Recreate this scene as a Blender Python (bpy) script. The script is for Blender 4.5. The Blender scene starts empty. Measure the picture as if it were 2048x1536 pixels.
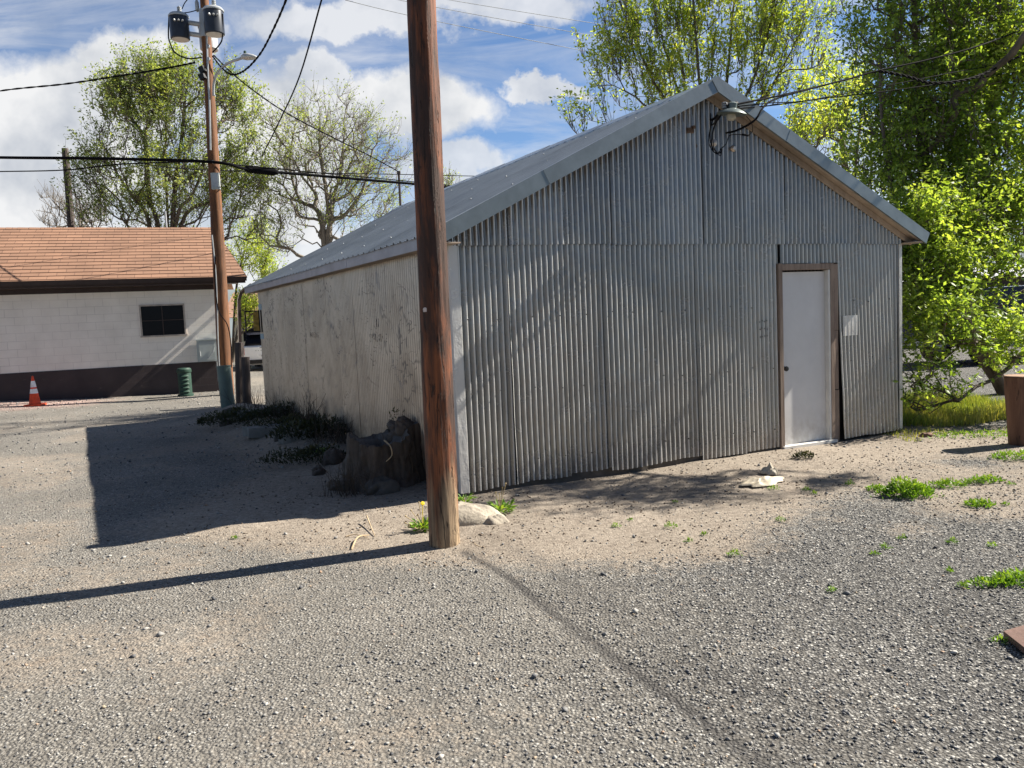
import bpy, math, random
import numpy as np
from mathutils import Vector, Matrix
random.seed(7); RNG=np.random.default_rng(11)
sc=bpy.context.scene; COL=sc.collection
# ------------------------------------------------------------------ camera
FPX,PITCH,ROLL,EYE=1577.24,.0846,-.0460,1.666
_fw=np.array([0,math.cos(PITCH),-math.sin(PITCH)]);_u0=np.array([0,math.sin(PITCH),math.cos(PITCH)]);_r0=np.array([1.,0,0])
_rt=math.cos(ROLL)*_r0+math.sin(ROLL)*_u0; _up=-math.sin(ROLL)*_r0+math.cos(ROLL)*_u0
CAMP=np.array([0,0,EYE])
cd=bpy.data.cameras.new('camera'); cam=bpy.data.objects.new('camera',cd); COL.objects.link(cam)
cd.sensor_fit='HORIZONTAL'; cd.sensor_width=36; cd.lens=FPX/2048*36; cd.clip_end=2000; cd.clip_start=.05
M=Matrix(((_rt[0],_up[0],-_fw[0],0),(_rt[1],_up[1],-_fw[1],0),(_rt[2],_up[2],-_fw[2],EYE),(0,0,0,1)))
cam.matrix_world=M; sc.camera=cam
def ray(px,py): return _fw+(px-1024)/FPX*_rt-(py-768)/FPX*_up
def at(px,py,Y):                       # point seen at a pixel, Y metres away
    d=ray(px,py); return CAMP+d*(Y/d[1])
def gp(px,py,z=0):
    d=ray(px,py); return CAMP+d*((z-EYE)/d[2])
# ------------------------------------------------------------------ sky, sun, exposure
SAZ,SEL=.3286,.698
SUN=np.array([math.cos(SEL)*math.cos(SAZ),math.cos(SEL)*math.sin(SAZ),math.sin(SEL)])
w=bpy.data.worlds.new('World'); sc.world=w; w.use_nodes=True
nt=w.node_tree; nt.nodes.clear()
def N(nt,t,**k):
    n=nt.nodes.new(t)
    for a,b in k.items():
        if a=='ins':
            for i,v in b.items():
                if hasattr(v,'is_output') : nt.links.new(v,n.inputs[i])
                else: n.inputs[i].default_value=v
        else: setattr(n,a,b)
    return n
def mth(nt,op,a,b=0.,c=0.,clamp=False): return N(nt,'ShaderNodeMath',operation=op,use_clamp=clamp,ins={0:a,1:b,2:c}).outputs[0]
def mixc(nt,f,a,b,bt='MIX'):
    n=N(nt,'ShaderNodeMix',data_type='RGBA',blend_type=bt,ins={0:f}); 
    for i,v in((6,a),(7,b)):
        if hasattr(v,'is_output'): nt.links.new(v,n.inputs[i])
        else: n.inputs[i].default_value=(*v,1) if len(v)==3 else v
    return n.outputs[2]
def ramp(nt,f,stops,interp='LINEAR'):
    n=N(nt,'ShaderNodeValToRGB',ins={0:f}); cr=n.color_ramp; cr.interpolation=interp
    while len(cr.elements)<len(stops): cr.elements.new(.5)
    for e,(p,c) in zip(cr.elements,stops):
        e.position=p; e.color=(c,c,c,1) if isinstance(c,(int,float)) else (*c,1)
    return n.outputs[0]
sky=N(nt,'ShaderNodeTexSky',sky_type='NISHITA',sun_disc=False,sun_elevation=SEL,sun_rotation=math.pi/2-SAZ,air_density=1.0,dust_density=.25,ozone_density=1.6,altitude=1200)
tc=N(nt,'ShaderNodeTexCoord'); sx=N(nt,'ShaderNodeSeparateXYZ',ins={0:tc.outputs['Generated']})
ay=mth(nt,'MAXIMUM',mth(nt,'ABSOLUTE',sx.outputs[1]),.05)
pa=mth(nt,'DIVIDE',sx.outputs[0],ay); pb=mth(nt,'DIVIDE',sx.outputs[2],ay)
pv=N(nt,'ShaderNodeCombineXYZ',ins={0:pa,1:pb}).outputs[0]
n1=N(nt,'ShaderNodeTexNoise',ins={'Vector':pv,'Scale':5.5,'Detail':9.,'Roughness':.6})
n2=N(nt,'ShaderNodeTexNoise',ins={'Vector':pv,'Scale':22.,'Detail':6.,'Roughness':.6})
wob=N(nt,'ShaderNodeVectorMath',operation='MULTIPLY_ADD',ins={0:n1.outputs['Color'],1:(.24,.16,0),2:pv}).outputs[0]
wob=N(nt,'ShaderNodeVectorMath',operation='MULTIPLY_ADD',ins={0:n2.outputs['Color'],1:(.05,.04,0),2:wob}).outputs[0]
sw=N(nt,'ShaderNodeSeparateXYZ',ins={0:wob})
def blob(px,py,rx,ry,k=1.):
    d=ray(px,py); a,b=d[0]/d[1]+.145,d[2]/d[1]+.10
    dx=mth(nt,'DIVIDE',mth(nt,'SUBTRACT',sw.outputs[0],a),rx/FPX); dy=mth(nt,'DIVIDE',mth(nt,'SUBTRACT',sw.outputs[1],b),ry/FPX)
    r=mth(nt,'SQRT',mth(nt,'ADD',mth(nt,'MULTIPLY',dx,dx),mth(nt,'MULTIPLY',dy,dy)))
    return mth(nt,'MULTIPLY',mth(nt,'MULTIPLY',mth(nt,'SUBTRACT',1.25,r),2.2,clamp=True),k)
tot=None
for bl in [(90,230,330,120),(300,110,130,70),(40,390,220,75),(300,420,200,60,.8),(560,330,150,180),(620,160,80,60,.9),(800,215,190,72),(740,20,300,48,.85),(1010,10,160,40,.8),(1100,172,72,22,.9),(880,345,120,45,.8),(560,520,260,90,.9),(1960,75,150,32,.8),(1650,330,300,80,.6),(-300,300,300,300,.9),(2500,200,300,160,.9),(100,470,260,60,.9)]:
    b=blob(*bl); tot=b if tot is None else mth(nt,'MAXIMUM',tot,b)
# thin high cirrus streaks
mp=N(nt,'ShaderNodeMapping',ins={'Vector':pv,'Rotation':(0,0,-.25),'Scale':(2.2,11,1)})
n3=N(nt,'ShaderNodeTexNoise',ins={'Vector':mp.outputs[0],'Scale':1.6,'Detail':8.,'Roughness':.62,'Distortion':.6})
cir=mth(nt,'MULTIPLY',ramp(nt,n3.outputs[0],[(.40,0.),(.72,1.)]),.62)
lowb=mth(nt,'SUBTRACT',1.,mth(nt,'MULTIPLY',pb,5.),clamp=True)
cir=mth(nt,'ADD',cir,mth(nt,'MULTIPLY',lowb,.7),clamp=True)
shd=N(nt,'ShaderNodeTexNoise',ins={'Vector':pv,'Scale':7.,'Detail':5.,'Roughness':.55})
ccol=ramp(nt,shd.outputs[0],[(.34,(.66,.70,.77)),(.46,(.90,.92,.95)),(.56,(1.1,1.1,1.1))])
skyc=mixc(nt,1.,sky.outputs[0],(1.22,1.40,1.62),'MULTIPLY')
SKYS=.034
cloudc=N(nt,'ShaderNodeVectorMath',operation='SCALE',ins={0:ccol,'Scale':10.0}).outputs[0]
front=mth(nt,'MULTIPLY',sx.outputs[1],8.,clamp=True)
cfac=mth(nt,'MAXIMUM',mth(nt,'MULTIPLY',tot,front),mth(nt,'MULTIPLY',cir,mth(nt,'ADD',mth(nt,'MULTIPLY',front,.75),.25)))
up=mth(nt,'MULTIPLY',mth(nt,'ADD',sx.outputs[2],.02),30.,clamp=True)
fin=mixc(nt,mth(nt,'MULTIPLY',cfac,mth(nt,'MULTIPLY',up,.97)),skyc,cloudc)
fin=N(nt,'ShaderNodeVectorMath',operation='SCALE',ins={0:fin,'Scale':mth(nt,'ADD',.6,mth(nt,'MULTIPLY',mth(nt,'MULTIPLY',mth(nt,'ADD',sx.outputs[1],.2),3.,clamp=True),.4))}).outputs[0]
bg=N(nt,'ShaderNodeBackground',ins={0:fin,1:SKYS}); wo=N(nt,'ShaderNodeOutputWorld'); nt.links.new(bg.outputs[0],wo.inputs[0])
sl=bpy.data.lights.new('sun','SUN'); sl.energy=5.0; sl.angle=math.radians(.5); sl.color=(1.,.93,.82)
so=bpy.data.objects.new('sun',sl); COL.objects.link(so); so.rotation_euler=Vector(SUN).to_track_quat('Z','Y').to_euler(); so.location=(20,8,18)
vs=sc.view_settings; vs.view_transform='Standard'; vs.look='None'; vs.gamma=1; vs.exposure=1.3
sc.cycles.max_bounces=6; sc.cycles.transparent_max_bounces=8
# ------------------------------------------------------------------ builders
def tag(o,label=None,cat=None,group=None,kind=None):
    if label: o['label']=label
    if cat: o['category']=cat
    if group: o['group']=group
    if kind: o['kind']=kind
    return o
def root(name,loc,rz,label,cat,group=None):
    o=bpy.data.objects.new(name,None); o.empty_display_size=.1; COL.objects.link(o)
    o.location=loc; o.rotation_euler=(0,0,rz); o['_w']=0; del o['_w']
    ROOTM[o.name]=Matrix.Translation(Vector(loc))@Matrix.Rotation(rz,4,'Z')
    return tag(o,label,cat,group)
ROOTM={}
class MB:
    def __init__(s): s.v=[];s.f=[]
    def add(s,vs,fs):
        b=len(s.v); s.v+= [tuple(map(float,p)) for p in vs]; s.f+=[tuple(i+b for i in f) for f in fs]; return s
    def quad(s,a,b,c,d): return s.add([a,b,c,d],[(0,1,2,3)])
    def box(s,o,ax,ay,az,bev=0):           # corner o with three edge vectors
        o,ax,ay,az=map(np.asarray,(o,ax,ay,az)); o=o.astype(float)
        p=[o,o+ax,o+ax+ay,o+ay]; p+=[q+az for q in p]
        return s.add(p,[(0,3,2,1),(4,5,6,7),(0,1,5,4),(1,2,6,5),(2,3,7,6),(3,0,4,7)])
    def cbox(s,c,hx,hy,hz,rz=0.):
        e=np.array([math.cos(rz),math.sin(rz),0]);f=np.array([-math.sin(rz),math.cos(rz),0]);k=np.array([0,0,1.])
        return s.box(np.asarray(c)-e*hx-f*hy-k*hz,e*2*hx,f*2*hy,k*2*hz)
    def tube(s,pts,r,n=8,cap=True):
        P=[np.asarray(p,float) for p in pts]; R=r if hasattr(r,'__len__') else [r]*len(P)
        b=len(s.v); ref=np.array([0,0,1.]); prev=None
        for i,p in enumerate(P):
            t=(P[min(i+1,len(P)-1)]-P[max(i-1,0)]); t=t/(np.linalg.norm(t)+1e-9)
            a=prev-t*(prev@t) if prev is not None else np.cross(t,ref if abs(t[2])<.9 else np.array([1.,0,0]))
            a/=np.linalg.norm(a)+1e-9; prev=a; c=np.cross(t,a)
            for k in range(n):
                th=2*math.pi*k/n; s.v.append(tuple(p+R[i]*(math.cos(th)*a+math.sin(th)*c)))
        for i in range(len(P)-1):
            for k in range(n): s.f.append((b+i*n+k,b+i*n+(k+1)%n,b+(i+1)*n+(k+1)%n,b+(i+1)*n+k))
        if cap:
            s.f.append(tuple(b+k for k in range(n))[::-1]); s.f.append(tuple(b+(len(P)-1)*n+k for k in range(n)))
        return s
    def lathe(s,c,prof,n=20,axis=(0,0,1)):  # prof: (r,h)
        z=np.asarray(axis,float); z/=np.linalg.norm(z); x=np.cross(z,[0,1.,0] if abs(z[1])<.9 else [1.,0,0]); x/=np.linalg.norm(x); y=np.cross(z,x)
        b=len(s.v); c=np.asarray(c,float)
        for r,h in prof:
            for k in range(n):
                t=2*math.pi*k/n; s.v.append(tuple(c+z*h+max(r,1e-4)*(math.cos(t)*x+math.sin(t)*y)))
        for i in range(len(prof)-1):
            for k in range(n): s.f.append((b+i*n+k,b+i*n+(k+1)%n,b+(i+1)*n+(k+1)%n,b+(i+1)*n+k))
        s.f.append(tuple(b+k for k in range(n))[::-1]); s.f.append(tuple(b+(len(prof)-1)*n+k for k in range(n)))
        return s
    def build(s,name,mat,parent=None,smooth=False,label=None):
        me=bpy.data.meshes.new(name); V=np.array(s.v)
        if parent is None: M0=Matrix.Translation(Vector(((V[:,0].min()+V[:,0].max())/2,(V[:,1].min()+V[:,1].max())/2,V[:,2].min())))
        else:
            q=parent
            while q.parent: q=q.parent
            M0=ROOTM[q.name]
        Mi=np.array(M0.inverted()); V=V@Mi[:3,:3].T+Mi[:3,3]
        me.from_pydata([tuple(p) for p in V],[],s.f); me.update()
        if smooth:
            me.polygons.foreach_set('use_smooth',[True]*len(me.polygons))
            if smooth is not True: me.set_sharp_from_angle(angle=smooth)
        me.materials.append(mat); o=bpy.data.objects.new(name,me); COL.objects.link(o)
        if parent is None: o.matrix_world=M0; ROOTM[o.name]=M0
        else: o.parent=parent
        if label: o['label']=label
        return o
def mesh_np(name,V,F,mat,M0=None,parent=None,attrs=None,smooth=False):   # F: (n,k) array
    V=np.asarray(V,np.float32)
    if parent is not None:
        q=parent
        while q.parent: q=q.parent
        M0=ROOTM[q.name]
    if M0 is not None:
        Mi=np.array(M0.inverted()); V=V@Mi[:3,:3].T.astype(np.float32)+Mi[:3,3].astype(np.float32)
    me=bpy.data.meshes.new(name); n,k=F.shape
    me.vertices.add(len(V)); me.vertices.foreach_set('co',V.ravel().astype(np.float32))
    me.loops.add(n*k); me.loops.foreach_set('vertex_index',F.ravel().astype(np.int32))
    me.polygons.add(n); me.polygons.foreach_set('loop_start',np.arange(0,n*k,k,dtype=np.int32)); me.polygons.foreach_set('loop_total',np.full(n,k,np.int32))
    if smooth: me.polygons.foreach_set('use_smooth',np.ones(n,bool))
    me.update(calc_edges=True)
    for a,v in (attrs or {}).items():
        at_=me.attributes.new(a,'FLOAT','POINT'); at_.data.foreach_set('value',np.asarray(v,np.float32))
    me.materials.append(mat); o=bpy.data.objects.new(name,me); COL.objects.link(o)
    if parent is not None: o.parent=parent
    elif M0 is not None: o.matrix_world=M0; ROOTM[o.name]=M0
    return o
# ------------------------------------------------------------------ materials
def newmat(name):
    m=bpy.data.materials.new(name); m.use_nodes=True; t=m.node_tree; t.nodes.clear()
    o=N(t,'ShaderNodeOutputMaterial'); p=N(t,'ShaderNodeBsdfPrincipled'); t.links.new(p.outputs[0],o.inputs[0])
    return m,t,p
def obco(t): return N(t,'ShaderNodeTexCoord').outputs['Object']
def noise(t,co,scale,detail=5.,rough=.55,mp=None,dist=0.):
    if mp is not None: co=N(t,'ShaderNodeMapping',ins={'Vector':co,'Scale':mp}).outputs[0]
    return N(t,'ShaderNodeTexNoise',ins={'Vector':co,'Scale':scale,'Detail':detail,'Roughness':rough,'Distortion':dist}).outputs[0]
def bump(t,p,h,strength=.3,dist=.01):
    b=N(t,'ShaderNodeBump',ins={'Height':h,'Strength':strength,'Distance':dist}); t.links.new(b.outputs[0],p.inputs['Normal'])
def setp(t,p,**k):
    nm=dict(col='Base Color',rough='Roughness',metal='Metallic',spec='Specular IOR Level')
    for a,v in k.items():
        i=p.inputs[nm[a]]
        if hasattr(v,'is_output'): t.links.new(v,i)
        else: i.default_value=(*v,1) if isinstance(v,tuple) else v
def plain(name,c,rough=.6,metal=0.,var=.25,scale=6.,bmp=0.,mp=None,c2=None,spec=.35):
    m,t,p=newmat(name); setp(t,p,spec=spec); co=obco(t); n=noise(t,co,scale,6.,.6,mp)
    lo=c2 if c2 else tuple(x*(1-var) for x in c); hi=c if c2 else tuple(min(1,x*(1+var)) for x in c)
    setp(t,p,col=ramp(t,n,[(.32,lo),(.68,hi)]),rough=rough,metal=metal)
    if bmp: bump(t,p,noise(t,co,scale*5,4.,.6,mp),bmp,.01)
    return m
def m_galv():
    m,t,p=newmat('galvanised_front'); co=obco(t)
    oi=N(t,'ShaderNodeObjectInfo').outputs['Random']
    n=noise(t,co,1.3,6.,.6,dist=.5); sp=N(t,'ShaderNodeTexVoronoi',ins={'Vector':co,'Scale':60.}).outputs['Color']
    st=noise(t,co,2.2,7.,.65,(3,3,.45))
    c=ramp(t,n,[(.3,(.24,.24,.24)),(.7,(.38,.38,.375))])
    c=mixc(t,mth(t,'MULTIPLY',ramp(t,st,[(.52,0.),(.72,1.)]),.55),c,(.30,.27,.24))
    z=N(t,'ShaderNodeSeparateXYZ',ins={0:co}).outputs[2]
    rust=mth(t,'MULTIPLY',mth(t,'SUBTRACT',1.,mth(t,'MULTIPLY',z,2.6),clamp=True),ramp(t,noise(t,co,14.,6.,.7,(1,1,.5)),[(.45,0.),(.62,1.)]))
    c=mixc(t,mth(t,'MULTIPLY',rust,.7),c,(.16,.11,.08))
    sc_=noise(t,co,26.,3.,.6,(1,1,.08)); c=mixc(t,ramp(t,sc_,[(.66,0.),(.78,.5)]),c,(.13,.13,.14))
    c=mixc(t,1.,c,ramp(t,oi,[(0.,.72),(1.,1.1)]),'MULTIPLY')
    dark=noise(t,co,7.,5.,.7,(1,1,.6),1.5); c=mixc(t,ramp(t,dark,[(.66,0.),(.74,.45)]),c,(.10,.10,.10))
    gr=N(t,'ShaderNodeAttribute',attribute_name='groove').outputs['Fac']; c=mixc(t,mth(t,'MULTIPLY',mth(t,'POWER',gr,2.),mth(t,'ADD',.25,mth(t,'MULTIPLY',n,.5))),c,(.10,.10,.10))  # rib valleys darkened in the colour to add shading contrast
    cr=ramp(t,gr,[(.0,1.),(.30,0.)]); c=mixc(t,mth(t,'MULTIPLY',cr,.60),c,(.80,.79,.76))  # rib crests painted paler and less metallic to strengthen the sunlit lines
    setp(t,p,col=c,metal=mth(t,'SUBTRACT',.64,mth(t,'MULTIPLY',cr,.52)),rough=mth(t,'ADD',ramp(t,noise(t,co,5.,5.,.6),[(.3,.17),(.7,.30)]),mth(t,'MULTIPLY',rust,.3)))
    bump(t,p,mth(t,'ADD',noise(t,co,9.,4.,.6,(1,1,.5)),mth(t,'MULTIPLY',noise(t,co,70.,2.,.5),.15)),.6,.016)
    return m
def m_side():
    m,t,p=newmat('dull_side_metal'); co=obco(t); oi=N(t,'ShaderNodeObjectInfo').outputs['Random']
    n=noise(t,co,1.2,6.,.65,(1,1,.8),1.2)
    c=ramp(t,n,[(.35,(.42,.35,.29)),(.62,(.60,.51,.43))])
    sw_=noise(t,co,1.5,1.,.4,(1,1,.8),1.4); ln=mth(t,'SUBTRACT',1.,mth(t,'MULTIPLY',mth(t,'ABSOLUTE',mth(t,'SUBTRACT',sw_,.52)),55.),clamp=True)
    sw2=noise(t,co,2.7,1.,.4,(1,1,.9),2.0); ln=mth(t,'ADD',ln,mth(t,'SUBTRACT',1.,mth(t,'MULTIPLY',mth(t,'ABSOLUTE',mth(t,'SUBTRACT',sw2,.48)),60.),clamp=True),clamp=True)
    c=mixc(t,mth(t,'MULTIPLY',ln,ramp(t,noise(t,co,1.1,4.,.6),[(.45,0.),(.60,.75)])),c,(.10,.095,.10))
    zz=N(t,'ShaderNodeSeparateXYZ',ins={0:co}).outputs[2]; gm=mth(t,'MULTIPLY',mth(t,'SUBTRACT',1.,mth(t,'MULTIPLY',zz,1.5),clamp=True),ramp(t,noise(t,co,9.,6.,.7),[(.38,0.),(.62,1.)])); c=mixc(t,mth(t,'MULTIPLY',gm,.75),c,(.08,.065,.055))
    sm=noise(t,co,2.6,8.,.72,(1,.8,.9),2.2); c=mixc(t,ramp(t,sm,[(.56,0.),(.70,.6)]),c,(.20,.20,.22))
    fl=noise(t,co,30.,3.,.6,(1,1,.12)); c=mixc(t,ramp(t,fl,[(.68,0.),(.78,.4)]),c,(.12,.11,.11))
    c=mixc(t,1.,c,ramp(t,oi,[(0.,.88),(1.,1.05)]),'MULTIPLY')
    gr=N(t,'ShaderNodeAttribute',attribute_name='groove').outputs['Fac']; c=mixc(t,mth(t,'MULTIPLY',mth(t,'POWER',gr,1.5),mth(t,'ADD',.55,mth(t,'MULTIPLY',n,.5))),c,(.12,.105,.095))  # valley shade mixed into the colour so the ribs show as stripes
    setp(t,p,col=c,metal=.72,rough=.36); bump(t,p,noise(t,co,8.,5.,.6,(1,1,.5)),.3,.012)
    return m
def m_roofm():
    m,t,p=newmat('roof_steel'); co=obco(t); oi=N(t,'ShaderNodeObjectInfo').outputs['Random']
    n=noise(t,co,1.5,6.,.6,(1,.6,1)); c=ramp(t,n,[(.3,(.25,.285,.31)),(.7,(.38,.42,.445))])
    c=mixc(t,ramp(t,noise(t,co,40.,3.,.6),[(.66,0.),(.72,.5)]),c,(.14,.15,.15))
    c=mixc(t,1.,c,ramp(t,oi,[(0.,.9),(1.,1.05)]),'MULTIPLY')
    setp(t,p,col=c,metal=.75,rough=.36); bump(t,p,noise(t,co,6.,4.,.6),.2,.01); return m
def m_wood(name,c1,c2,scale=1.,rough=.8,crack=.75,bm=.8,dark=(.03,.02,.015)):
    m,t,p=newmat(name); co=obco(t)
    g=noise(t,co,22.*scale,6.,.65,(1,1,.06),.4); b=noise(t,co,2.5*scale,5.,.6,(1,1,.35))
    c=mixc(t,ramp(t,g,[(.3,0.),(.7,1.)]),c1,c2); c=mixc(t,mth(t,'MULTIPLY',ramp(t,b,[(.4,0.),(.66,1.)]),.6),c,tuple(x*.45 for x in c1))
    ck=noise(t,co,34.*scale,5.,.7,(1,1,.09),.8); k=ramp(t,ck,[(.60,0.),(.68,1.)]); c=mixc(t,mth(t,'MULTIPLY',k,crack),c,dark)
    setp(t,p,col=c,rough=rough); bump(t,p,mth(t,'SUBTRACT',g,k),bm,.008); return m
def m_pole():                     # creosoted pole: red-brown, bleached towards its foot
    m,t,p=newmat('creosote_pole'); co=obco(t); z=N(t,'ShaderNodeSeparateXYZ',ins={0:co}).outputs[2]
    g=noise(t,co,26.,6.,.65,(1,1,.05),.5); b=noise(t,co,5.,5.,.65,(1,1,.22))
    c=mixc(t,ramp(t,g,[(.32,0.),(.68,1.)]),(.04,.014,.007),(.31,.092,.026))
    c=mixc(t,ramp(t,b,[(.42,0.),(.55,.9)]),c,(.03,.015,.01))
    f=mth(t,'ADD',mth(t,'SUBTRACT',.85,mth(t,'MULTIPLY',z,1.55)),mth(t,'MULTIPLY',mth(t,'SUBTRACT',noise(t,co,9.,5.,.6,(1,1,.12)),.5),3.0),clamp=True)
    c=mixc(t,f,c,ramp(t,g,[(.3,(.20,.13,.075)),(.7,(.46,.34,.21))]))
    ck=noise(t,co,30.,4.,.7,(1,1,.11),.9); k=ramp(t,ck,[(.585,0.),(.65,1.)]); c=mixc(t,mth(t,'MULTIPLY',k,.85),c,(.03,.014,.008))
    setp(t,p,col=c,rough=.72); bump(t,p,mth(t,'SUBTRACT',g,mth(t,'MULTIPLY',k,1.3)),1.,.010); return m
def m_block():
    m,t,p=newmat('painted_block'); co=obco(t); s=N(t,'ShaderNodeSeparateXYZ',ins={0:co})
    cv=N(t,'ShaderNodeCombineXYZ',ins={0:mth(t,'ADD',s.outputs[0],s.outputs[1]),1:s.outputs[2]}).outputs[0]
    br=N(t,'ShaderNodeTexBrick',offset=.5,ins={'Vector':cv,'Color1':(1,1,1,1),'Color2':(.93,.93,.93,1),'Mortar':(.0,.0,.0,1),'Scale':1.,'Mortar Size':.006,'Mortar Smooth':.6,'Brick Width':.405,'Row Height':.203})
    n=noise(t,co,1.8,5.,.6); vis=ramp(t,noise(t,co,1.1,3.,.5),[(.35,.25),(.65,.8)])
    c=mixc(t,mth(t,'MULTIPLY',br.outputs['Fac'],mth(t,'MULTIPLY',vis,.55)),ramp(t,n,[(.3,(.78,.735,.665)),(.7,(.90,.855,.78))]),(.30,.28,.26))
    c=mixc(t,.5,c,mixc(t,1.,c,br.outputs['Color'],'MULTIPLY') if False else c)
    setp(t,p,col=c,rough=.75); bump(t,p,mth(t,'SUBTRACT',mth(t,'MULTIPLY',noise(t,co,40.,4.,.6),.25),br.outputs['Fac']),.5,.006); return m
def m_band():
    m,t,p=newmat('brown_foundation'); co=obco(t); s=N(t,'ShaderNodeSeparateXYZ',ins={0:co})
    cv=N(t,'ShaderNodeCombineXYZ',ins={0:mth(t,'ADD',s.outputs[0],s.outputs[1]),1:s.outputs[2]}).outputs[0]
    br=N(t,'ShaderNodeTexBrick',offset=.5,ins={'Vector':cv,'Scale':1.,'Mortar Size':.006,'Mortar Smooth':.6,'Brick Width':.405,'Row Height':.203})
    n=noise(t,co,2.,5.,.6); c=ramp(t,n,[(.3,(.034,.024,.026)),(.7,(.055,.040,.041))])
    c=mixc(t,ramp(t,noise(t,co,3.,6.,.7,(1,1,2.)),[(.62,0.),(.75,.35)]),c,(.22,.17,.15))
    setp(t,p,col=c,rough=.7); bump(t,p,mth(t,'SUBTRACT',1.,br.outputs['Fac']),.35,.006); return m
def m_shingle():
    m,t,p=newmat('shingle'); co=obco(t)
    br=N(t,'ShaderNodeTexBrick',offset=.5,ins={'Vector':N(t,'ShaderNodeMapping',ins={'Vector':co,'Rotation':(-.454,0,0)}).outputs[0] ,'Color1':(.29,.160,.100,1),'Color2':(.235,.130,.082,1),'Mortar':(.10,.05,.035,1),'Scale':1.,'Mortar Size':.006,'Mortar Smooth':.2,'Brick Width':.40,'Row Height':.235})
    n=noise(t,co,1.2,6.,.6); c=mixc(t,1.,br.outputs[0],ramp(t,n,[(.3,.86),(.7,1.1)]),'MULTIPLY')
    c=mixc(t,1.,c,ramp(t,noise(t,co,160.,2.,.6),[(.3,.8),(.7,1.15)]),'MULTIPLY')
    setp(t,p,col=c,rough=.9); bump(t,p,noise(t,co,120.,2.,.6),.4,.004); return m
def m_leaf(name,stops,trans=.5):
    m=bpy.data.materials.new(name); m.use_nodes=True; t=m.node_tree; t.nodes.clear()
    o=N(t,'ShaderNodeOutputMaterial'); a=N(t,'ShaderNodeAttribute',attribute_name='tone').outputs['Fac']
    c=ramp(t,a,stops); d=N(t,'ShaderNodeBsdfDiffuse',ins={0:c}); cy=mixc(t,1.,c,(1.25,1.15,.45),'MULTIPLY')
    tr=N(t,'ShaderNodeBsdfTranslucent',ins={0:cy}); mx=N(t,'ShaderNodeMixShader',ins={0:trans,1:d.outputs[0],2:tr.outputs[0]})
    gl=N(t,'ShaderNodeBsdfGlossy',ins={0:(1,1,1,1),1:.45}); mx2=N(t,'ShaderNodeMixShader',ins={0:.03,1:mx.outputs[0],2:gl.outputs[0]})
    t.links.new(mx2.outputs[0],o.inputs[0]); return m
def m_ground():
    m,t,p=newmat('gravel_and_dirt'); co=obco(t)
    A=lambda n:N(t,'ShaderNodeAttribute',attribute_name=n).outputs['Fac']
    dirt,fine,dark,pink=A('dirt'),A('fine'),A('dark'),A('pink')
    v1=N(t,'ShaderNodeTexVoronoi',ins={'Vector':co,'Scale':62.,'Randomness':1.}); v2=N(t,'ShaderNodeTexVoronoi',ins={'Vector':co,'Scale':120.})
    n0=noise(t,co,.9,7.,.6,dist=.4); n1=noise(t,co,5.,7.,.65); n4=noise(t,co,22.,8.,.75)
    h1=N(t,'ShaderNodeSeparateColor',ins={0:v1.outputs['Color']}).outputs[0]
    g=ramp(t,h1,[(0.,(.07,.068,.066)),(.35,(.15,.146,.138)),(.7,(.24,.232,.215)),(.93,(.42,.41,.38)),(1.,(.62,.60,.55))])
    g=mixc(t,ramp(t,v1.outputs['Distance'],[(.35,0.),(.62,.85)]),g,(.05,.048,.045))
    fin=mixc(t,ramp(t,n4,[(.30,0.),(.70,1.)]),(.155,.143,.124),(.37,.34,.29)); fin=mixc(t,.5,fin,g)
    dn=ramp(t,n4,[(.27,(.145,.120,.095)),(.5,(.285,.242,.195)),(.75,(.44,.385,.315))])
    dn=mixc(t,mth(t,'MULTIPLY',ramp(t,n1,[(.5,0.),(.72,1.)]),.45),dn,(.21,.165,.125))
    cl=N(t,'ShaderNodeTexVoronoi',ins={'Vector':N(t,'ShaderNodeVectorMath',operation='ADD',ins={0:co,1:(3.3,1.7,0)}).outputs[0],'Scale':34.}); 
    clm=mth(t,'MULTIPLY',ramp(t,cl.outputs['Distance'],[(.20,1.),(.32,0.)]),ramp(t,n1,[(.40,0.),(.55,1.)])); dn=mixc(t,mth(t,'MULTIPLY',clm,.65),dn,(.10,.08,.065))
    edge=lambda a,k:mth(t,'ADD',mth(t,'MULTIPLY',mth(t,'SUBTRACT',a,.5),2.2),mth(t,'ADD',mth(t,'MULTIPLY',mth(t,'SUBTRACT',n1,.5),k),mth(t,'ADD',mth(t,'MULTIPLY',mth(t,'SUBTRACT',n4,.5),k*1.3),.5)),clamp=True)
    c=mixc(t,edge(fine,1.6),g,fin); c=mixc(t,edge(dirt,2.2),c,dn)
    pk=ramp(t,h1,[(0.,(.16,.10,.09)),(.6,(.38,.26,.23)),(1.,(.62,.52,.46))]); c=mixc(t,edge(pink,1.2),c,pk)
    c=mixc(t,1.,c,ramp(t,n0,[(.3,.84),(.7,1.13)]),'MULTIPLY'); c=mixc(t,mth(t,'MULTIPLY',dark,.9,clamp=True) if False else mth(t,'MINIMUM',mth(t,'MULTIPLY',dark,.95),.95),c,(.055,.052,.05))
    setp(t,p,col=c,rough=.92,spec=.25)
    h=mth(t,'ADD',mth(t,'MULTIPLY',mth(t,'SUBTRACT',.6,v1.outputs['Distance']),mth(t,'SUBTRACT',1.,mth(t,'MULTIPLY',dirt,.75))),mth(t,'MULTIPLY',n4,.9))
    h=mth(t,'ADD',h,mth(t,'ADD',mth(t,'MULTIPLY',n1,.45),mth(t,'MULTIPLY',noise(t,co,75.,4.,.7),.5))); bump(t,p,h,1.,.017); return m
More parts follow.
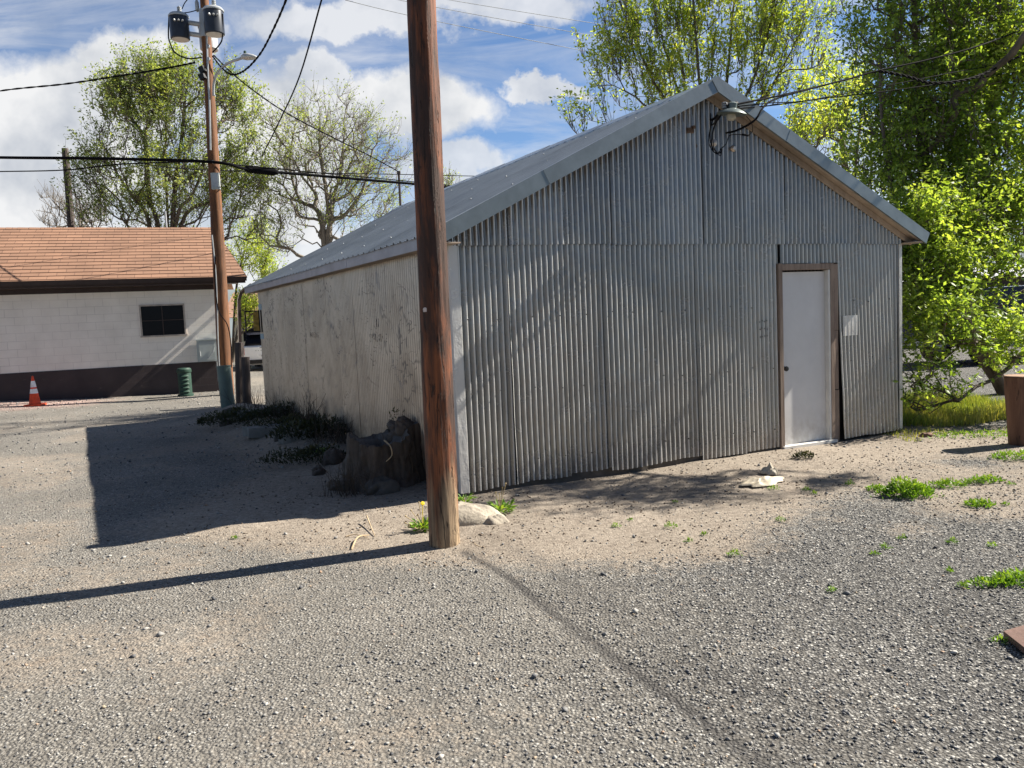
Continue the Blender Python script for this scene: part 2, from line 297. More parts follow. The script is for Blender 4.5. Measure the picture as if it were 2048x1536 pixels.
MT=dict(galv=m_galv(),side=m_side(),roof=m_roofm(),pole=m_pole(),block=m_block(),band=m_band(),shingle=m_shingle(),ground=m_ground(),
 trim=plain('steel_trim',(.23,.255,.26),.34,.7,.15,4.,.1),fascia=plain('grey_fascia',(.36,.37,.40),.5,.35,.15,3.,.1),
 dark=plain('dark_interior',(.02,.018,.018),.8),found=plain('foundation_board',(.10,.085,.07),.9,0,.3,8.,.4),
 door=plain('door_paint',(.66,.665,.67),.5,0,.07,2.2,.06),white=plain('white_paint',(.68,.67,.63),.55,0,.08),
 black=plain('black_metal',(.018,.018,.02),.4,.3,.3),rubber=plain('black_rubber',(.008,.008,.010),.9,spec=.05),
 framew=m_wood('door_frame_wood',(.19,.13,.10),(.42,.33,.26),1.2,crack=.5,bm=.5),soff=m_wood('soffit_board',(.36,.28,.215),(.52,.43,.35),.5,crack=.3,bm=.3),
 greyw=m_wood('grey_wood',(.10,.085,.075),(.20,.17,.145),1.),pole2=m_wood('far_pole_wood',(.07,.032,.016),(.28,.115,.042),.9,crack=.55),
 postw=m_wood('old_post_wood',(.05,.038,.035),(.11,.085,.075),.8),logw=m_wood('log_post_wood',(.12,.055,.032),(.27,.14,.085),.8),
 bark=m_wood('stump_bark',(.06,.045,.035),(.17,.13,.10),.7,crack=.85,bm=1.),
 brk=plain('tree_bark',(.13,.105,.085),.9,0,.4,8.,.6,(1,1,.2)),brkl=plain('pale_tree_bark',(.20,.175,.145),.9,0,.3,6.,.5,(1,1,.2)),
 tgrey=plain('transformer_grey',(.42,.44,.45),.4,.2,.2,3.),tdark=plain('transformer_tank',(.045,.05,.06),.3,.2,.3,3.),
 lampg=plain('lamp_housing',(.50,.51,.50),.45,.3,.1),brown=plain('brown_trim',(.040,.026,.024),.5,0,.2),
 boxg=plain('electrical_box_grey',(.42,.46,.45),.45,.1,.08,2.),green=plain('pedestal_green',(.028,.062,.045),.5,0,.2,5.),
 tube=plain('guard_green',(.13,.185,.17),.5,.1,.15,3.),cone=plain('cone_orange',(.70,.075,.025),.6,0,.25,9.),refl=plain('cone_reflective',(.85,.85,.85),.4),
 rock=plain('pale_rock',(.44,.39,.31),.95,0,.0,7.,1.,None,(.23,.20,.165)),slab=plain('concrete_slab',(.20,.195,.18),.9,0,.25,5.,.4),
 clay=plain('chips',(.4,.3,.2),.9),plate=plain('rusty_plate',(.17,.105,.085),.55,.4,.3,6.,.2),
 bag=plain('plastic_bag',(.47,.41,.31),.5,0,.12,8.,.3),stick=plain('dry_stick',(.42,.32,.20),.9,0,.3,9.),
 carw=plain('car_white',(.90,.90,.90),.2,0,.03),carb=plain('car_blue',(.012,.02,.055),.18,.2,.1),tyre=plain('tyre',(.02,.02,.02),.8),
 red=plain('tail_red',(.6,.02,.02),.25),ink=plain('stencil_ink',(.015,.015,.02),.7),pinkm=plain('tag_metal',(.62,.53,.50),.4,.3,.1),
 shade=plain('lamp_shade',(.14,.17,.16),.4,.4,.15),bulb=plain('lamp_globe',(.50,.47,.38),.3),yel=plain('yellow_glazing',(.50,.33,.08),.35,0,.5,12.),
 pblue=plain('pale_blue_patch',(.34,.45,.50),.7,0,.1),hill=plain('far_hill',(.16,.19,.20),1.,0,.15,.02),
 roof2=plain('distant_roof',(.33,.20,.14),.9,0,.2),wall2=plain('distant_wall',(.62,.57,.48),.9,0,.1),
 straw=plain('dry_stem',(.40,.31,.17),.9,0,.3,9.),yflower=plain('dandelion_yellow',(.85,.62,.03),.7),
 brush=plain('dark_brush',(.075,.055,.04),.9,0,.4,9.),barn=plain('dark_barn',(.07,.06,.055),.8,0,.2),wroof=plain('white_roof',(.80,.80,.80),.4,0,.05))
def m_glass():
    m,t,p=newmat('dark_glass'); setp(t,p,col=(.006,.007,.012),rough=.12,spec=.12); return m
MT['glass']=m_glass()
def m_door():
    m,t,p=newmat('door_paint_grimy'); co=obco(t); z=N(t,'ShaderNodeSeparateXYZ',ins={0:co}).outputs[2]
    g=mth(t,'MULTIPLY',mth(t,'SUBTRACT',1.,mth(t,'MULTIPLY',z,2.2),clamp=True),ramp(t,noise(t,co,12.,6.,.7,(1,1,.6)),[(.35,0.),(.65,1.)]))
    c=mixc(t,mth(t,'MULTIPLY',g,.65),ramp(t,noise(t,co,2.4,6.,.65),[(.3,(.60,.60,.60)),(.7,(.69,.69,.69))]),(.30,.26,.21))
    c=mixc(t,ramp(t,noise(t,co,30.,4.,.7,(1,1,.25)),[(.70,0.),(.76,.35)]),c,(.35,.33,.31)); setp(t,p,col=c,rough=.5); bump(t,p,noise(t,co,50.,3.,.6),.08,.003); return m
MT['door']=m_door()
MT['leafA']=m_leaf('leaf_spring',[(0.,(.10,.16,.05)),(.5,(.25,.34,.11)),(1.,(.46,.53,.22))],.55)
MT['leafB']=m_leaf('leaf_yellowgreen',[(0.,(.13,.22,.045)),(.5,(.36,.49,.09)),(1.,(.62,.68,.18))],.62)
MT['leafC']=m_leaf('leaf_green',[(0.,(.08,.16,.035)),(.5,(.25,.38,.07)),(1.,(.44,.55,.13))],.62)
MT['weed']=m_leaf('weed_leaf',[(0.,(.06,.15,.015)),(.5,(.15,.30,.03)),(1.,(.32,.45,.07))],.4)
MT['grassm']=m_leaf('grass_blade',[(0.,(.10,.18,.03)),(.5,(.28,.34,.07)),(1.,(.52,.47,.17))],.4)
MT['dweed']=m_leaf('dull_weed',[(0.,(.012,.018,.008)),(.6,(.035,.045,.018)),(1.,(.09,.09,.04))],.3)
# ------------------------------------------------------------------ ground
HT=math.radians(22); HB=np.array([-8.179,21.80,0]); HD=np.array([math.cos(HT),math.sin(HT),0]); HN=np.array([math.sin(HT),-math.cos(HT),0])
SA=np.array([-.501,7.345,0]); TH=.4382; TV=TH+.063
U=np.array([math.cos(TH),math.sin(TH),0]); V=np.array([-math.sin(TV),math.cos(TV),0]); NF=np.array([math.sin(TH),-math.cos(TH),0]); NS=np.array([-math.cos(TV),-math.sin(TV),0]); K=np.array([0,0,1.])
W,L=5.936,8.80
def vnoise(x,y,s,seed=0):                # cheap smooth value noise
    x=np.asarray(x)*s+seed*17.3; y=np.asarray(y)*s+seed*9.1
    xi=np.floor(x);yi=np.floor(y);fx=x-xi;fy=y-yi;fx=fx*fx*(3-2*fx);fy=fy*fy*(3-2*fy)
    def hsh(a,b):
        q=np.sin(a*127.1+b*311.7+seed*74.7)*43758.5453; return q-np.floor(q)
    return (hsh(xi,yi)*(1-fx)+hsh(xi+1,yi)*fx)*(1-fy)+(hsh(xi,yi+1)*(1-fx)+hsh(xi+1,yi+1)*fx)*fy
def sdist(x,y,poly):                      # signed distance, + inside
    x=np.asarray(x,float);y=np.asarray(y,float);d=np.full(x.shape,1e9);ins=np.zeros(x.shape,bool);n=len(poly)
    for i in range(n):
        ax,ay_=poly[i];bx,by=poly[(i+1)%n];ex,ey=bx-ax,by-ay_
        tt=np.clip(((x-ax)*ex+(y-ay_)*ey)/(ex*ex+ey*ey),0,1);d=np.minimum(d,np.hypot(x-ax-tt*ex,y-ay_-tt*ey))
        c=((ay_>y)!=(by>y))&(x<(bx-ax)*(y-ay_)/(by-ay_+1e-12)+ax);ins^=c
    return np.where(ins,d,-d)
sm=lambda d,a:np.clip(d/(2*a)+.5,0,1)
DIRT=[(-3.4,6.6),(-2.0,5.95),(-1.1,5.45),(-.15,5.2),(.9,5.05),(1.55,5.2),(2.0,5.9),(2.6,6.5),(3.6,7.6),(5.2,8.5),(6.6,9.3),(5.3,10.6),(-.6,7.6),(-4.4,15.4),(-6.6,18),(-5.6,13.6),(-3.0,9.0)]
TRACK=[(-.40,5.55),(-.05,4.9),(.28,4.05),(.64,3.25),(.95,2.5)]
def linedist(x,y,pl):
    d=np.full(np.shape(x),1e9)
    for (ax,ay_),(bx,by) in zip(pl[:-1],pl[1:]):
        ex,ey=bx-ax,by-ay_;tt=np.clip(((x-ax)*ex+(y-ay_)*ey)/(ex*ex+ey*ey),0,1);d=np.minimum(d,np.hypot(x-ax-tt*ex,y-ay_-tt*ey))
    return d
PINK=[tuple((HB+HD*s+HN*o)[:2]) for s,o in[(-9,0),(.4,0),(.3,1.4),(-2.5,1.7),(-9,2.4)]]
def gz(x,y):
    x=np.asarray(x,float);y=np.asarray(y,float)
    z=.035*(vnoise(x,y,.8,1)-.5)+.018*(vnoise(x,y,2.7,2)-.5)
    far=np.clip((y-11)/6,0,1); left=np.clip((-9.5-x)/4,0,1); z=z+.15*left*far
    # bank of soil along the shed's shaded side
    s=(x-SA[0])*NS[0]+(y-SA[1])*NS[1]; t=(x-SA[0])*V[0]+(y-SA[1])*V[1]
    z=z+.22*np.exp(-((s-.35)/.55)**2)*np.clip((t-1.2)/3,0,1)*np.clip((10.5-t)/1.,0,1)
    z=z-.012*np.exp(-(linedist(x,y,TRACK)/.1)**2)
    return z
def ground_attrs(x,y):
    dirt=sm(sdist(x,y,DIRT),.42)
    nn_=.6*vnoise(x,y,.75,31)+.4*vnoise(x,y,2.3,32)
    left_=sm(-x-.9,.8)*sm(y-3.2,.8); dirt=np.maximum(dirt,.52*left_*np.clip((nn_-.36)*3.2,0,1))
    rgt=sm(x-1.6,.6)*sm(y-5.2,.5)*sm(10.5-y,1.); dirt=np.maximum(dirt,.72*rgt*np.clip((nn_-.30)*3.,0,1))
    dirt=np.maximum(dirt,.5*np.clip(1-np.hypot(x+.55,(y-2.95)*1.2)/.8,0,1)**.6)
    fine=np.clip(sm(-x-.30*y+1.3,1.5)+.35*vnoise(x,y,.9,12)+sm(y-9.5,1.5)*sm(-x+2,1.),0,1)*.95
    fine=np.maximum(fine,.75*np.clip(1-np.hypot((x+.6),(y-2.9)*1.3)/.9,0,1))
    dark=1.1*np.exp(-(linedist(x,y,TRACK)/.034)**2)*(.7+.3*vnoise(x,y,4,5))+.45*np.exp(-(linedist(x,y,[(a+.18,b+.32) for a,b in TRACK])/.09)**2)*vnoise(x,y,3,8)
    pink=sm(sdist(x,y,PINK),.2)
    return dirt,fine,dark,pink
def grid(x0,x1,y0,y1,d):
    xs=np.arange(x0,x1+d/2,d);ys=np.arange(y0,y1+d/2,d);X,Y=np.meshgrid(xs,ys);n,m=X.shape
    I=np.arange(n*m).reshape(n,m);F=np.stack([I[:-1,:-1],I[:-1,1:],I[1:,1:],I[1:,:-1]],-1).reshape(-1,4)
    return X.ravel(),Y.ravel(),F
# one sheet: a fine patch stitched into graded rings out to the horizon
def axis_pts(lo,hi,d,far):
    a=list(np.arange(lo,hi+d/2,d)); k=d; v=hi
    while v<far: k*=1.35; v+=k; a.append(v)
    k=d; v=lo; b=[]
    while v>-far: k*=1.35; v-=k; b.append(v)
    return np.array(b[::-1]+a)
xs=axis_pts(-7,6,.032,900); ys=axis_pts(2.0,11,.032,900); X,Y=np.meshgrid(xs,ys); n_,m_=X.shape
I=np.arange(n_*m_).reshape(n_,m_);F=np.stack([I[:-1,:-1],I[:-1,1:],I[1:,1:],I[1:,:-1]],-1).reshape(-1,4); X=X.ravel();Y=Y.ravel()
Z=gz(X,Y)*np.clip(1-(np.hypot(X,Y)-45)/20,0,1); d_,f_,k_,p_=ground_attrs(X,Y)
go=mesh_np('ground',np.stack([X,Y,Z],1),F,MT['ground'],attrs=dict(dirt=d_,fine=f_,dark=k_,pink=p_),smooth=True); tag(go,kind='structure')
# loose stones
def stones(n,xr,yr,smin,smax,mat,name,label,dens):
    x=RNG.uniform(*xr,n);y=yr[0]+(yr[1]-yr[0])*RNG.random(n)
    keep=(np.abs(x)<y*.70+.3)&(RNG.random(n)<dens(x,y)); x,y=x[keep],y[keep]; n=len(x)
    base=np.array([[1,0,0],[0,1,0],[-1,0,0],[0,-1,0],[0,0,1],[0,0,-1]],float); n6=np.tile(base,(n,1,1))*(1+RNG.uniform(-.38,.38,(n,6,3)))+RNG.uniform(-.22,.22,(n,6,3))
    s=(smin+(smax-smin)*RNG.random(n)**2.6); n6*=(s[:,None,None]*np.stack([np.ones(n),RNG.uniform(.55,1,n),RNG.uniform(.35,.75,n)],1)[:,None,:])
    a=RNG.uniform(0,6.28,n);b=RNG.uniform(-.6,.6,n);ca,sa,cb,sb=np.cos(a),np.sin(a),np.cos(b),np.sin(b)
    X_,Y_,Z_=n6[...,0],n6[...,1],n6[...,2]; X2=X_*cb[:,None]+Z_*sb[:,None];Z2=-X_*sb[:,None]+Z_*cb[:,None]
    P_=np.stack([X2*ca[:,None]-Y_*sa[:,None]+x[:,None],X2*sa[:,None]+Y_*ca[:,None]+y[:,None],Z2+(gz(x,y)+s*.28)[:,None]],-1)
    F_=np.array([[0,1,4],[1,2,4],[2,3,4],[3,0,4],[1,0,5],[2,1,5],[3,2,5],[0,3,5]]); FF=(F_[None]+6*np.arange(n)[:,None,None]).reshape(-1,3)
    o=mesh_np(name,P_.reshape(-1,3),FF,mat,attrs=dict(tone=np.repeat(RNG.random(n),6))); return tag(o,label,'gravel',kind='stuff')
def m_stone():
    m,t,p=newmat('loose_stone'); a=N(t,'ShaderNodeAttribute',attribute_name='tone').outputs['Fac']
    c=ramp(t,a,[(0.,(.05,.052,.056)),(.22,(.14,.14,.142)),(.6,(.245,.240,.228)),(.88,(.35,.34,.315)),(.96,(.45,.435,.40)),(.98,(.36,.24,.16)),(1.,(.32,.28,.20))])
    setp(t,p,col=c,rough=.85); return m
MT['stone']=m_stone()
def dens_g(x,y):
    d,f,k,p=ground_attrs(x,y); return np.clip((1-.93*d)*(1-.62*np.clip(f,0,1))*(1-.96*np.clip(k,0,1)),.04,1)*np.clip(3.4/y,.1,1)*(.6+.4*vnoise(x,y,1.5,9))
stones(420000,(-6.5,6.5),(2.3,10.5),.003,.0118,MT['stone'],'gravel','loose grey crushed gravel lying over the yard',dens_g)
stones(900,(-6,6),(2.6,11),.012,.026,MT['stone'],'gravel','scattered larger stones lying on the gravel yard',lambda x,y:.75+0*x)
def dens_f(x,y):
    d,f,k,p=ground_attrs(x,y); return np.clip(.25+.5*p+.2*(vnoise(x,y,2.5,3)>.6),0,1)
def dens_c(x,y):
    d,f,k,p=ground_attrs(x,y); return np.clip(d*(.25+1.1*(vnoise(x,y,1.6,14)>.5)*(vnoise(x,y,5,15)>.4)),0,1)*np.clip(5/y,.2,1)
MT['clod']=plain('soil_clod',(.16,.125,.095),.95,0,.35,12.,.5)
stones(26000,(-4,6),(5,10.5),.003,.015,MT['clod'],'soil_clods','small dark soil clods lying on the tan dirt in front of the shed',dens_c)
stones(26000,(-16,12),(9,22),.010,.028,MT['stone'],'gravel','coarser stones scattered over the far part of the yard',dens_f)
# distant hill
xs=np.linspace(-160,260,60);ys=np.linspace(150,330,24);X,Y=np.meshgrid(xs,ys);I=np.arange(X.size).reshape(X.shape)
F=np.stack([I[:-1,:-1],I[:-1,1:],I[1:,1:],I[1:,:-1]],-1).reshape(-1,4)
Z=-2+17*np.exp(-((Y-250)/55)**2)*(.6+.8*vnoise(X,Y,.02,4)+.25*vnoise(X,Y,.07,6))
tag(mesh_np('hill',np.stack([X.ravel(),Y.ravel(),Z.ravel()],1),F,MT['hill'],smooth=True),kind='structure')
# ------------------------------------------------------------------ metal shed
def fp(u,z,o=0.): return SA+U*u+NF*o+K*z
def sp(v,z,o=0.): return SA+V*v+NS*o+K*z
shed=root('metal_shed',tuple(SA+U*2.97+V*4.4),TH,'low gabled shed clad in corrugated galvanised metal with a plain white door','shed')
PITCHC=.061; EZ,RS=2.352,.494
def zr(u): return np.minimum(EZ+RS*(np.asarray(u)+.164),EZ+RS*(6.10-np.asarray(u)))
def sheet(name,base,ax,out,u0,u1,zb,zt,off,seed,rows=14,amp=.0095,tilt=0.,flare=0.,pitch=PITCHC,mat='galv',jag=.012):
    n=max(4,int((u1-u0)/pitch*10)); us=np.linspace(u0,u1,n+1); r=np.linspace(0,1,rows+1); Ug,Rg=np.meshgrid(us,r)
    zb_=(zb(Ug) if callable(zb) else zb+0*Ug)+jag*(vnoise(Ug,Ug*0,5,seed)-.5)*2*(Rg<.01); zt_=zt(Ug) if callable(zt) else zt+0*Ug
    Zg=zb_+(zt_-zb_)*Rg
    O=off+amp*np.cos(2*math.pi*Ug/pitch)+.006*(vnoise(Ug,Zg,1.7,seed)-.5)+.004*(vnoise(Ug,Zg,6,seed+3)-.5)*(.4+1.2*(Rg<.25))+flare*(1-Rg)**1.5
    Uu=Ug+tilt*(1-Rg)+.004*(vnoise(Ug,Zg,3.3,seed+5)-.5)
    P_=base[None,None,:]+ax*Uu[...,None]+out*O[...,None]+K*Zg[...,None]
    I=np.arange(Ug.size).reshape(Ug.shape);F=np.stack([I[:-1,:-1],I[:-1,1:],I[1:,1:],I[1:,:-1]],-1).reshape(-1,4)
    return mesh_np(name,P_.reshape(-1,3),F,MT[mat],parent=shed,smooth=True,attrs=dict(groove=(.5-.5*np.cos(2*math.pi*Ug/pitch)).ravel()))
lo=[0.0,.57,1.14,1.66,2.25,2.82,3.41,3.935]
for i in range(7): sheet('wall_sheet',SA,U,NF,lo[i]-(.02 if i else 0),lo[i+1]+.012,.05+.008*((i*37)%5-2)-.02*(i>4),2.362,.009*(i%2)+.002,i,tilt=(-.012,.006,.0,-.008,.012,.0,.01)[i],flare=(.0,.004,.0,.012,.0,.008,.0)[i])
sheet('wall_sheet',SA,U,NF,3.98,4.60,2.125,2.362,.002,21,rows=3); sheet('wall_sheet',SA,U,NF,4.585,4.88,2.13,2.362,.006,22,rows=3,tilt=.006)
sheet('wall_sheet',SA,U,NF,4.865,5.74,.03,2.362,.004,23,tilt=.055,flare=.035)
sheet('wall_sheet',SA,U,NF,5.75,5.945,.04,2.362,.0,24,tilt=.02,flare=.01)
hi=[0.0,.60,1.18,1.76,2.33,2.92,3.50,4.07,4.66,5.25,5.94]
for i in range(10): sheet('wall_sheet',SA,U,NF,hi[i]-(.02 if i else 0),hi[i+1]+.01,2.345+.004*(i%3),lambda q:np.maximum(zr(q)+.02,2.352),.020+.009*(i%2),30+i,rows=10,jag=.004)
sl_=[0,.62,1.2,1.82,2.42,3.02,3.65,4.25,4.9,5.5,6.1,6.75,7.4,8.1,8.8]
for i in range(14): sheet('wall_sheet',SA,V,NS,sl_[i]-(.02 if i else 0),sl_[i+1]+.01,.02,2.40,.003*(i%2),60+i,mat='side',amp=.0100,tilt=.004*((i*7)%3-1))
BR=SA+V*L
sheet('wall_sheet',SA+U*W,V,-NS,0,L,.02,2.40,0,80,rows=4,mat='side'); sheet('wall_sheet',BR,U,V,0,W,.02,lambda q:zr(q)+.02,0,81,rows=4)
m=MB()                                            # unseen dark lining added to block light gaps behind the sheets, doorway left open
for (a,b,z0,z1) in((.02,3.96,.0,2.36),(4.78,W-.02,0,2.36),(3.96,4.78,2.1,2.36)): m.box(fp(a,z0,-.05),U*(b-a),NF*.02,K*(z1-z0))
m.add([fp(.02,2.36,-.03),fp(W-.02,2.36,-.03),fp(W/2,3.9,-.03)],[(0,1,2)])
m.box(sp(.03,0,-.05),V*(L-.06),NS*.02,K*2.38); m.build('light_block_lining',MT['dark'],shed)
m=MB(); m.box(fp(-.01,-.1,-.03),U*(3.94),NF*.022,K*.19); m.box(sp(0,-.1,-.03),V*L,NS*.022,K*.16); m.build('foundation',MT['found'],shed)
m=MB(); m.box(fp(-.022,.03,.004),U*.072,NF*.012,K*2.36); m.box(fp(-.034,.03,-.05),U*.012,NF*.066,K*2.36); m.build('corner_trim',MT['galv'],shed)
m=MB(); m.box(fp(W-.035,.05,.012),U*.05,NF*.012,K*2.3); m.build('corner_trim',MT['galv'],shed)
# roof sheets with standing ribs running down the slope
v0,v1=-.207,L+.325; nf_=.19; th_=.115
def roofpt(u,v,z): return SA+U*u+V*v+K*z
def roof_side(left,va,vb,seed):
    vs_=[]; hs=[]; v=va
    k0=math.ceil((va-v0)/nf_-1e-6)
    for k in range(k0,int((vb-v0)/nf_)+1):
        c=v0+k*nf_
        for dv,h in((-.022,0),(-.010,.017),(.010,.017),(.022,0),(.06,.0),(.066,.004),(.08,.004),(.086,0)):
            if va<=c+dv<=vb: vs_.append(c+dv);hs.append(h)
    vs_=[va]+vs_+[vb];hs=[0]+hs+[0]; us=np.linspace(-.205,2.968,9) if left else np.linspace(6.141,2.968,9)
    P_=[];n=len(vs_)
    for i,u_ in enumerate(us):
        for v_,h_ in zip(vs_,hs): P_.append(roofpt(u_,v_,float(zr(u_))+th_+h_+.004*math.sin(v_*2.1+seed)+.003*math.sin(u_*5+v_)))
    I=np.arange(len(P_)).reshape(len(us),n);F=np.stack([I[:-1,:-1],I[:-1,1:],I[1:,1:],I[1:,:-1]],-1).reshape(-1,4)
    if left: F=F[:,::-1]
    return mesh_np('roof_sheet',np.array(P_),F,MT['roof'],parent=shed)
cuts=[v0,v0+nf_*10,v0+nf_*20,v0+nf_*30,v0+nf_*40,v1]
for i in range(5): roof_side(True,cuts[i],cuts[i+1],i); roof_side(False,cuts[i],cuts[i+1],i+5)
for k in range(8):
    for j,uu in enumerate((.12,.85,1.6,2.35,2.85)):
        vv=v0+nf_*(1+5*k+(j%2)*2); m=MB(); m.lathe(roofpt(uu,vv,float(zr(uu))+th_+.014),[(.010,0),(.012,.004),(.007,.012),(0,.013)],8); m.build('roof_screw',MT['tgrey'],shed)
m=MB()
for sg in(-1,1):
    a=2.968; b=2.968+sg*.17; za=float(zr(a))+th_+.032; zb_=float(zr(b))+th_+.020
    nseg=14; 
    for k in range(nseg):
        va=v0+(v1-v0)*k/nseg; vb=v0+(v1-v0)*(k+1)/nseg+.03; dz=.004*(k%2)
        q=[roofpt(a,va,za+dz),roofpt(b,va,zb_+dz),roofpt(b,vb,zb_+dz),roofpt(a,vb,za+dz)]
        if sg>0: q=q[::-1]
        m.quad(*q); m.quad(roofpt(b,va,zb_+dz),roofpt(b,vb,zb_+dz),roofpt(b,vb,zb_-.018),roofpt(b,va,zb_-.018))
m.build('ridge_cap',MT['roof'],shed)
# rake trims, eave boards, soffits
FO=.207
def rake(ua,ub):
    m=MB(); d=(fp(ub,float(zr(ub)))-fp(ua,float(zr(ua)))); Ld=np.linalg.norm(d); e=d/Ld; up_=np.cross(e,NF); up_=up_*np.sign(up_[2]); a=fp(ua,float(zr(ua)),FO)
    cutn=3; xs_=[0,.36,.70,1.]
    for i in range(3):
        p=a+e*Ld*xs_[i]; q=e*(Ld*(xs_[i+1]-xs_[i])+(.03 if i<2 else 0)); j=.003*(i%2)
        m.box(p-up_*.004,q,-NF*.012+NF*0,up_*.14) if False else m.box(p+NF*j,q,NF*.010,up_*.135)
        m.box(p+NF*(.010+j),q,-NF*.095,up_*.004) if False else m.box(p+up_*.135+NF*(.010+j),q,-NF*.10,up_*.006)
        m.box(p-up_*.004+NF*(.016+j),q,-NF*.03,up_*.004)
    return m.build('rake_trim',MT['trim'],shed)
rake(-.205,2.968); rake(6.141,2.968)
m=MB(); zt9=float(zr(2.968)); m.add([fp(2.968+a,zt9+b,FO+.0165+o) for o in(0,-.10) for a,b in((-.075,.105),(0,.158),(.075,.105),(.005,.0),(-.005,.0))],[(0,1,2,3,4)[::-1],(5,6,7,8,9)]+[(i,(i+1)%5,5+(i+1)%5,5+i) for i in range(5)]); m.build('peak_cap',MT['trim'],shed)
for ua,ub in((-.15,2.968),(6.086,2.968)):
    m=MB(); d=(fp(ub,float(zr(ub)))-fp(ua,float(zr(ua)))); Ld=np.linalg.norm(d); e=d/Ld; up_=np.cross(e,NF); up_=up_*np.sign(up_[2])
    a=fp(ua,float(zr(ua)),0); m.box(a+up_*.03+NF*.005,e*Ld,NF*.2,up_*.012); 
    if ua>0: m.box(a-up_*.005+NF*.165,e*Ld,NF*.035,up_*.018)
    m.build('soffit_board',MT['soff'],shed)
    if ua>0: m=MB(); m.box(a-up_*.035+NF*.04,e*Ld,NF*.022,up_*.06); m.build('rake_board',MT['soff'],shed)
m=MB()
for i,(a,b) in enumerate([(v0,2.6),(2.61,5.6),(5.61,v1)]): m.box(sp(a,EZ-.012+.004*i,.164),V*(b-a),NS*.02,K*.115)
m.build('eave_fascia',MT['fascia'],shed)
m=MB(); m.box(sp(v0,EZ-.005,0),V*(v1-v0),NS*.163,K*.012); m.box(SA+U*(W)+V*v0+K*(EZ-.005),V*(v1-v0),U*.16,K*.012); m.build('eave_soffit',MT['soff'],shed)
m=MB(); m.box(SA+U*(W+.16)+V*v0+K*(EZ-.012),V*(v1-v0),U*.02,K*.115); m.build('eave_fascia',MT['fascia'],shed)
# door
m=MB(); m.box(fp(3.985,.035,-.035),U*.715,-NF*.04,K*2.0); door=m.build('door',MT['door'],shed)
m=MB(); m.lathe(fp(4.035,.93,-.035),[(.03,0),(.03,.006),(.012,.01),(.012,.035),(.026,.04),(.031,.055),(.024,.068),(.0,.07)],16,NF); m.build('door_knob',MT['black'],door,smooth=.7)
m=MB(); m.box(fp(3.93,.0,-.06),U*.052,NF*.095,K*2.13); m.box(fp(4.735,.0,-.06),U*.05,NF*.088,K*2.09); m.box(fp(3.983,2.055,-.058),U*.80,NF*.088,K*.068)
m.box(fp(4.786,.0,-.04),U*.075,NF*.060,K*.62); m.box(fp(4.788,.63,-.04),U*.072,NF*.056,K*.70); m.box(fp(4.785,1.335,-.04),U*.074,NF*.062,K*.78); m.build('door_frame',MT['framew'],shed)
m=MB(); m.box(fp(4.703,.03,-.05),U*.03,NF*.072,K*2.02); m.build('door_stop',MT['white'],shed)
m=MB(); m.box(fp(3.95,.0,-.09),U*.84,NF*.15,K*.032); m.build('door_threshold',MT['white'],shed)
m=MB(); m.box(fp(4.94,1.26,.0175),U*.24,NF*.003,K*.24); m.build('patch_plate',MT['galv'],shed)
# small rust holes, bolts and screws on the sheets
for row,zz in enumerate((2.40,1.66,.96,.26,2.95)):
    for k in range(19):
        u_=.14+k*.31+RNG.uniform(-.05,.05)
        if (3.9<u_<4.9 and zz<2.2) or zz>float(zr(u_))-.1: continue
        u_=round(u_/PITCHC)*PITCHC; m=MB(); m.lathe(fp(u_,zz+RNG.uniform(-.02,.02),.012),[(.006,0),(.006,.014),(.003,.017)],6,NF); m.build('sheet_screw',MT['black'],shed)
for k in range(12):
    m=MB(); m.lathe(fp(3.66+.035*(k%4)+RNG.uniform(-.008,.008),1.32+.085*(k//4)+RNG.uniform(-.01,.01),.010),[(.007,0),(.007,.006)],7,NF); m.build('punched_hole',MT['dark'],shed)
# open top-hung sash at the shed's far corner
m=MB(); ox,oz=8.66,1.60
for a,b,c,d_ in((0,0,.27,.025),(0,.385,.27,.025),(0,0,.02,.41),(.25,0,.02,.41)): m.box(sp(ox,oz+b,.03+a),V*.03,NS*c,K*d_)
sash=m.build('window_sash',MT['black'],shed)
m=MB(); m.box(sp(ox+.01,oz+.03,.05),V*.006,NS*.10,K*.35); m.build('sash_glazing',MT['yel'],sash)
m=MB(); m.box(sp(ox-.16,oz+.42,.012),V*.3,NS*.004,K*.1); m.build('blue_patch',MT['pblue'],shed); m=MB(); m.box(sp(ox-.16,oz-.13,.012),V*.3,NS*.004,K*.1); m.build('blue_patch',MT['pblue'],shed)
m=MB(); m.box(sp(ox-.10,oz,.010),V*.11,NS*.006,K*.41); m.build('window_opening',MT['dark'],shed)
# worn stencil on the shaded side wall
def text_mesh(body,size,org,ax,out,mat,name,parent,depth=.0,sx_=1.):
    cu=bpy.data.curves.new('t','FONT'); cu.body=body; cu.size=size; cu.align_x='CENTER'; cu.space_character=1.05
    to=bpy.data.objects.new('t',cu); COL.objects.link(to); dg=bpy.context.evaluated_depsgraph_get(); me=to.evaluated_get(dg).to_mesh()
    vs_=[org+ax*v.co.x*sx_+K*v.co.y+out*depth for v in me.vertices]; fs=[tuple(p.vertices) for p in me.polygons]
    to.evaluated_get(dg).to_mesh_clear(); bpy.data.objects.remove(to); bpy.data.curves.remove(cu)
    m=MB(); m.add(vs_,fs); return m.build(name,mat,parent)
text_mesh('PARKING',.135,sp(2.12,1.45,0),-V,NS,MT['ink'],'stencil_lettering',shed,.0052)
text_mesh('N',.15,sp(2.14,1.62,0),-V,NS,MT['ink'],'stencil_lettering',shed,.0052)
text_mesh('NO',.11,sp(4.9,1.66,0),-V,NS,MT['ink'],'stencil_lettering',shed,.0066); text_mesh('PARKING',.11,sp(4.95,1.5,0),-V,NS,MT['ink'],'stencil_lettering',shed,.0072)
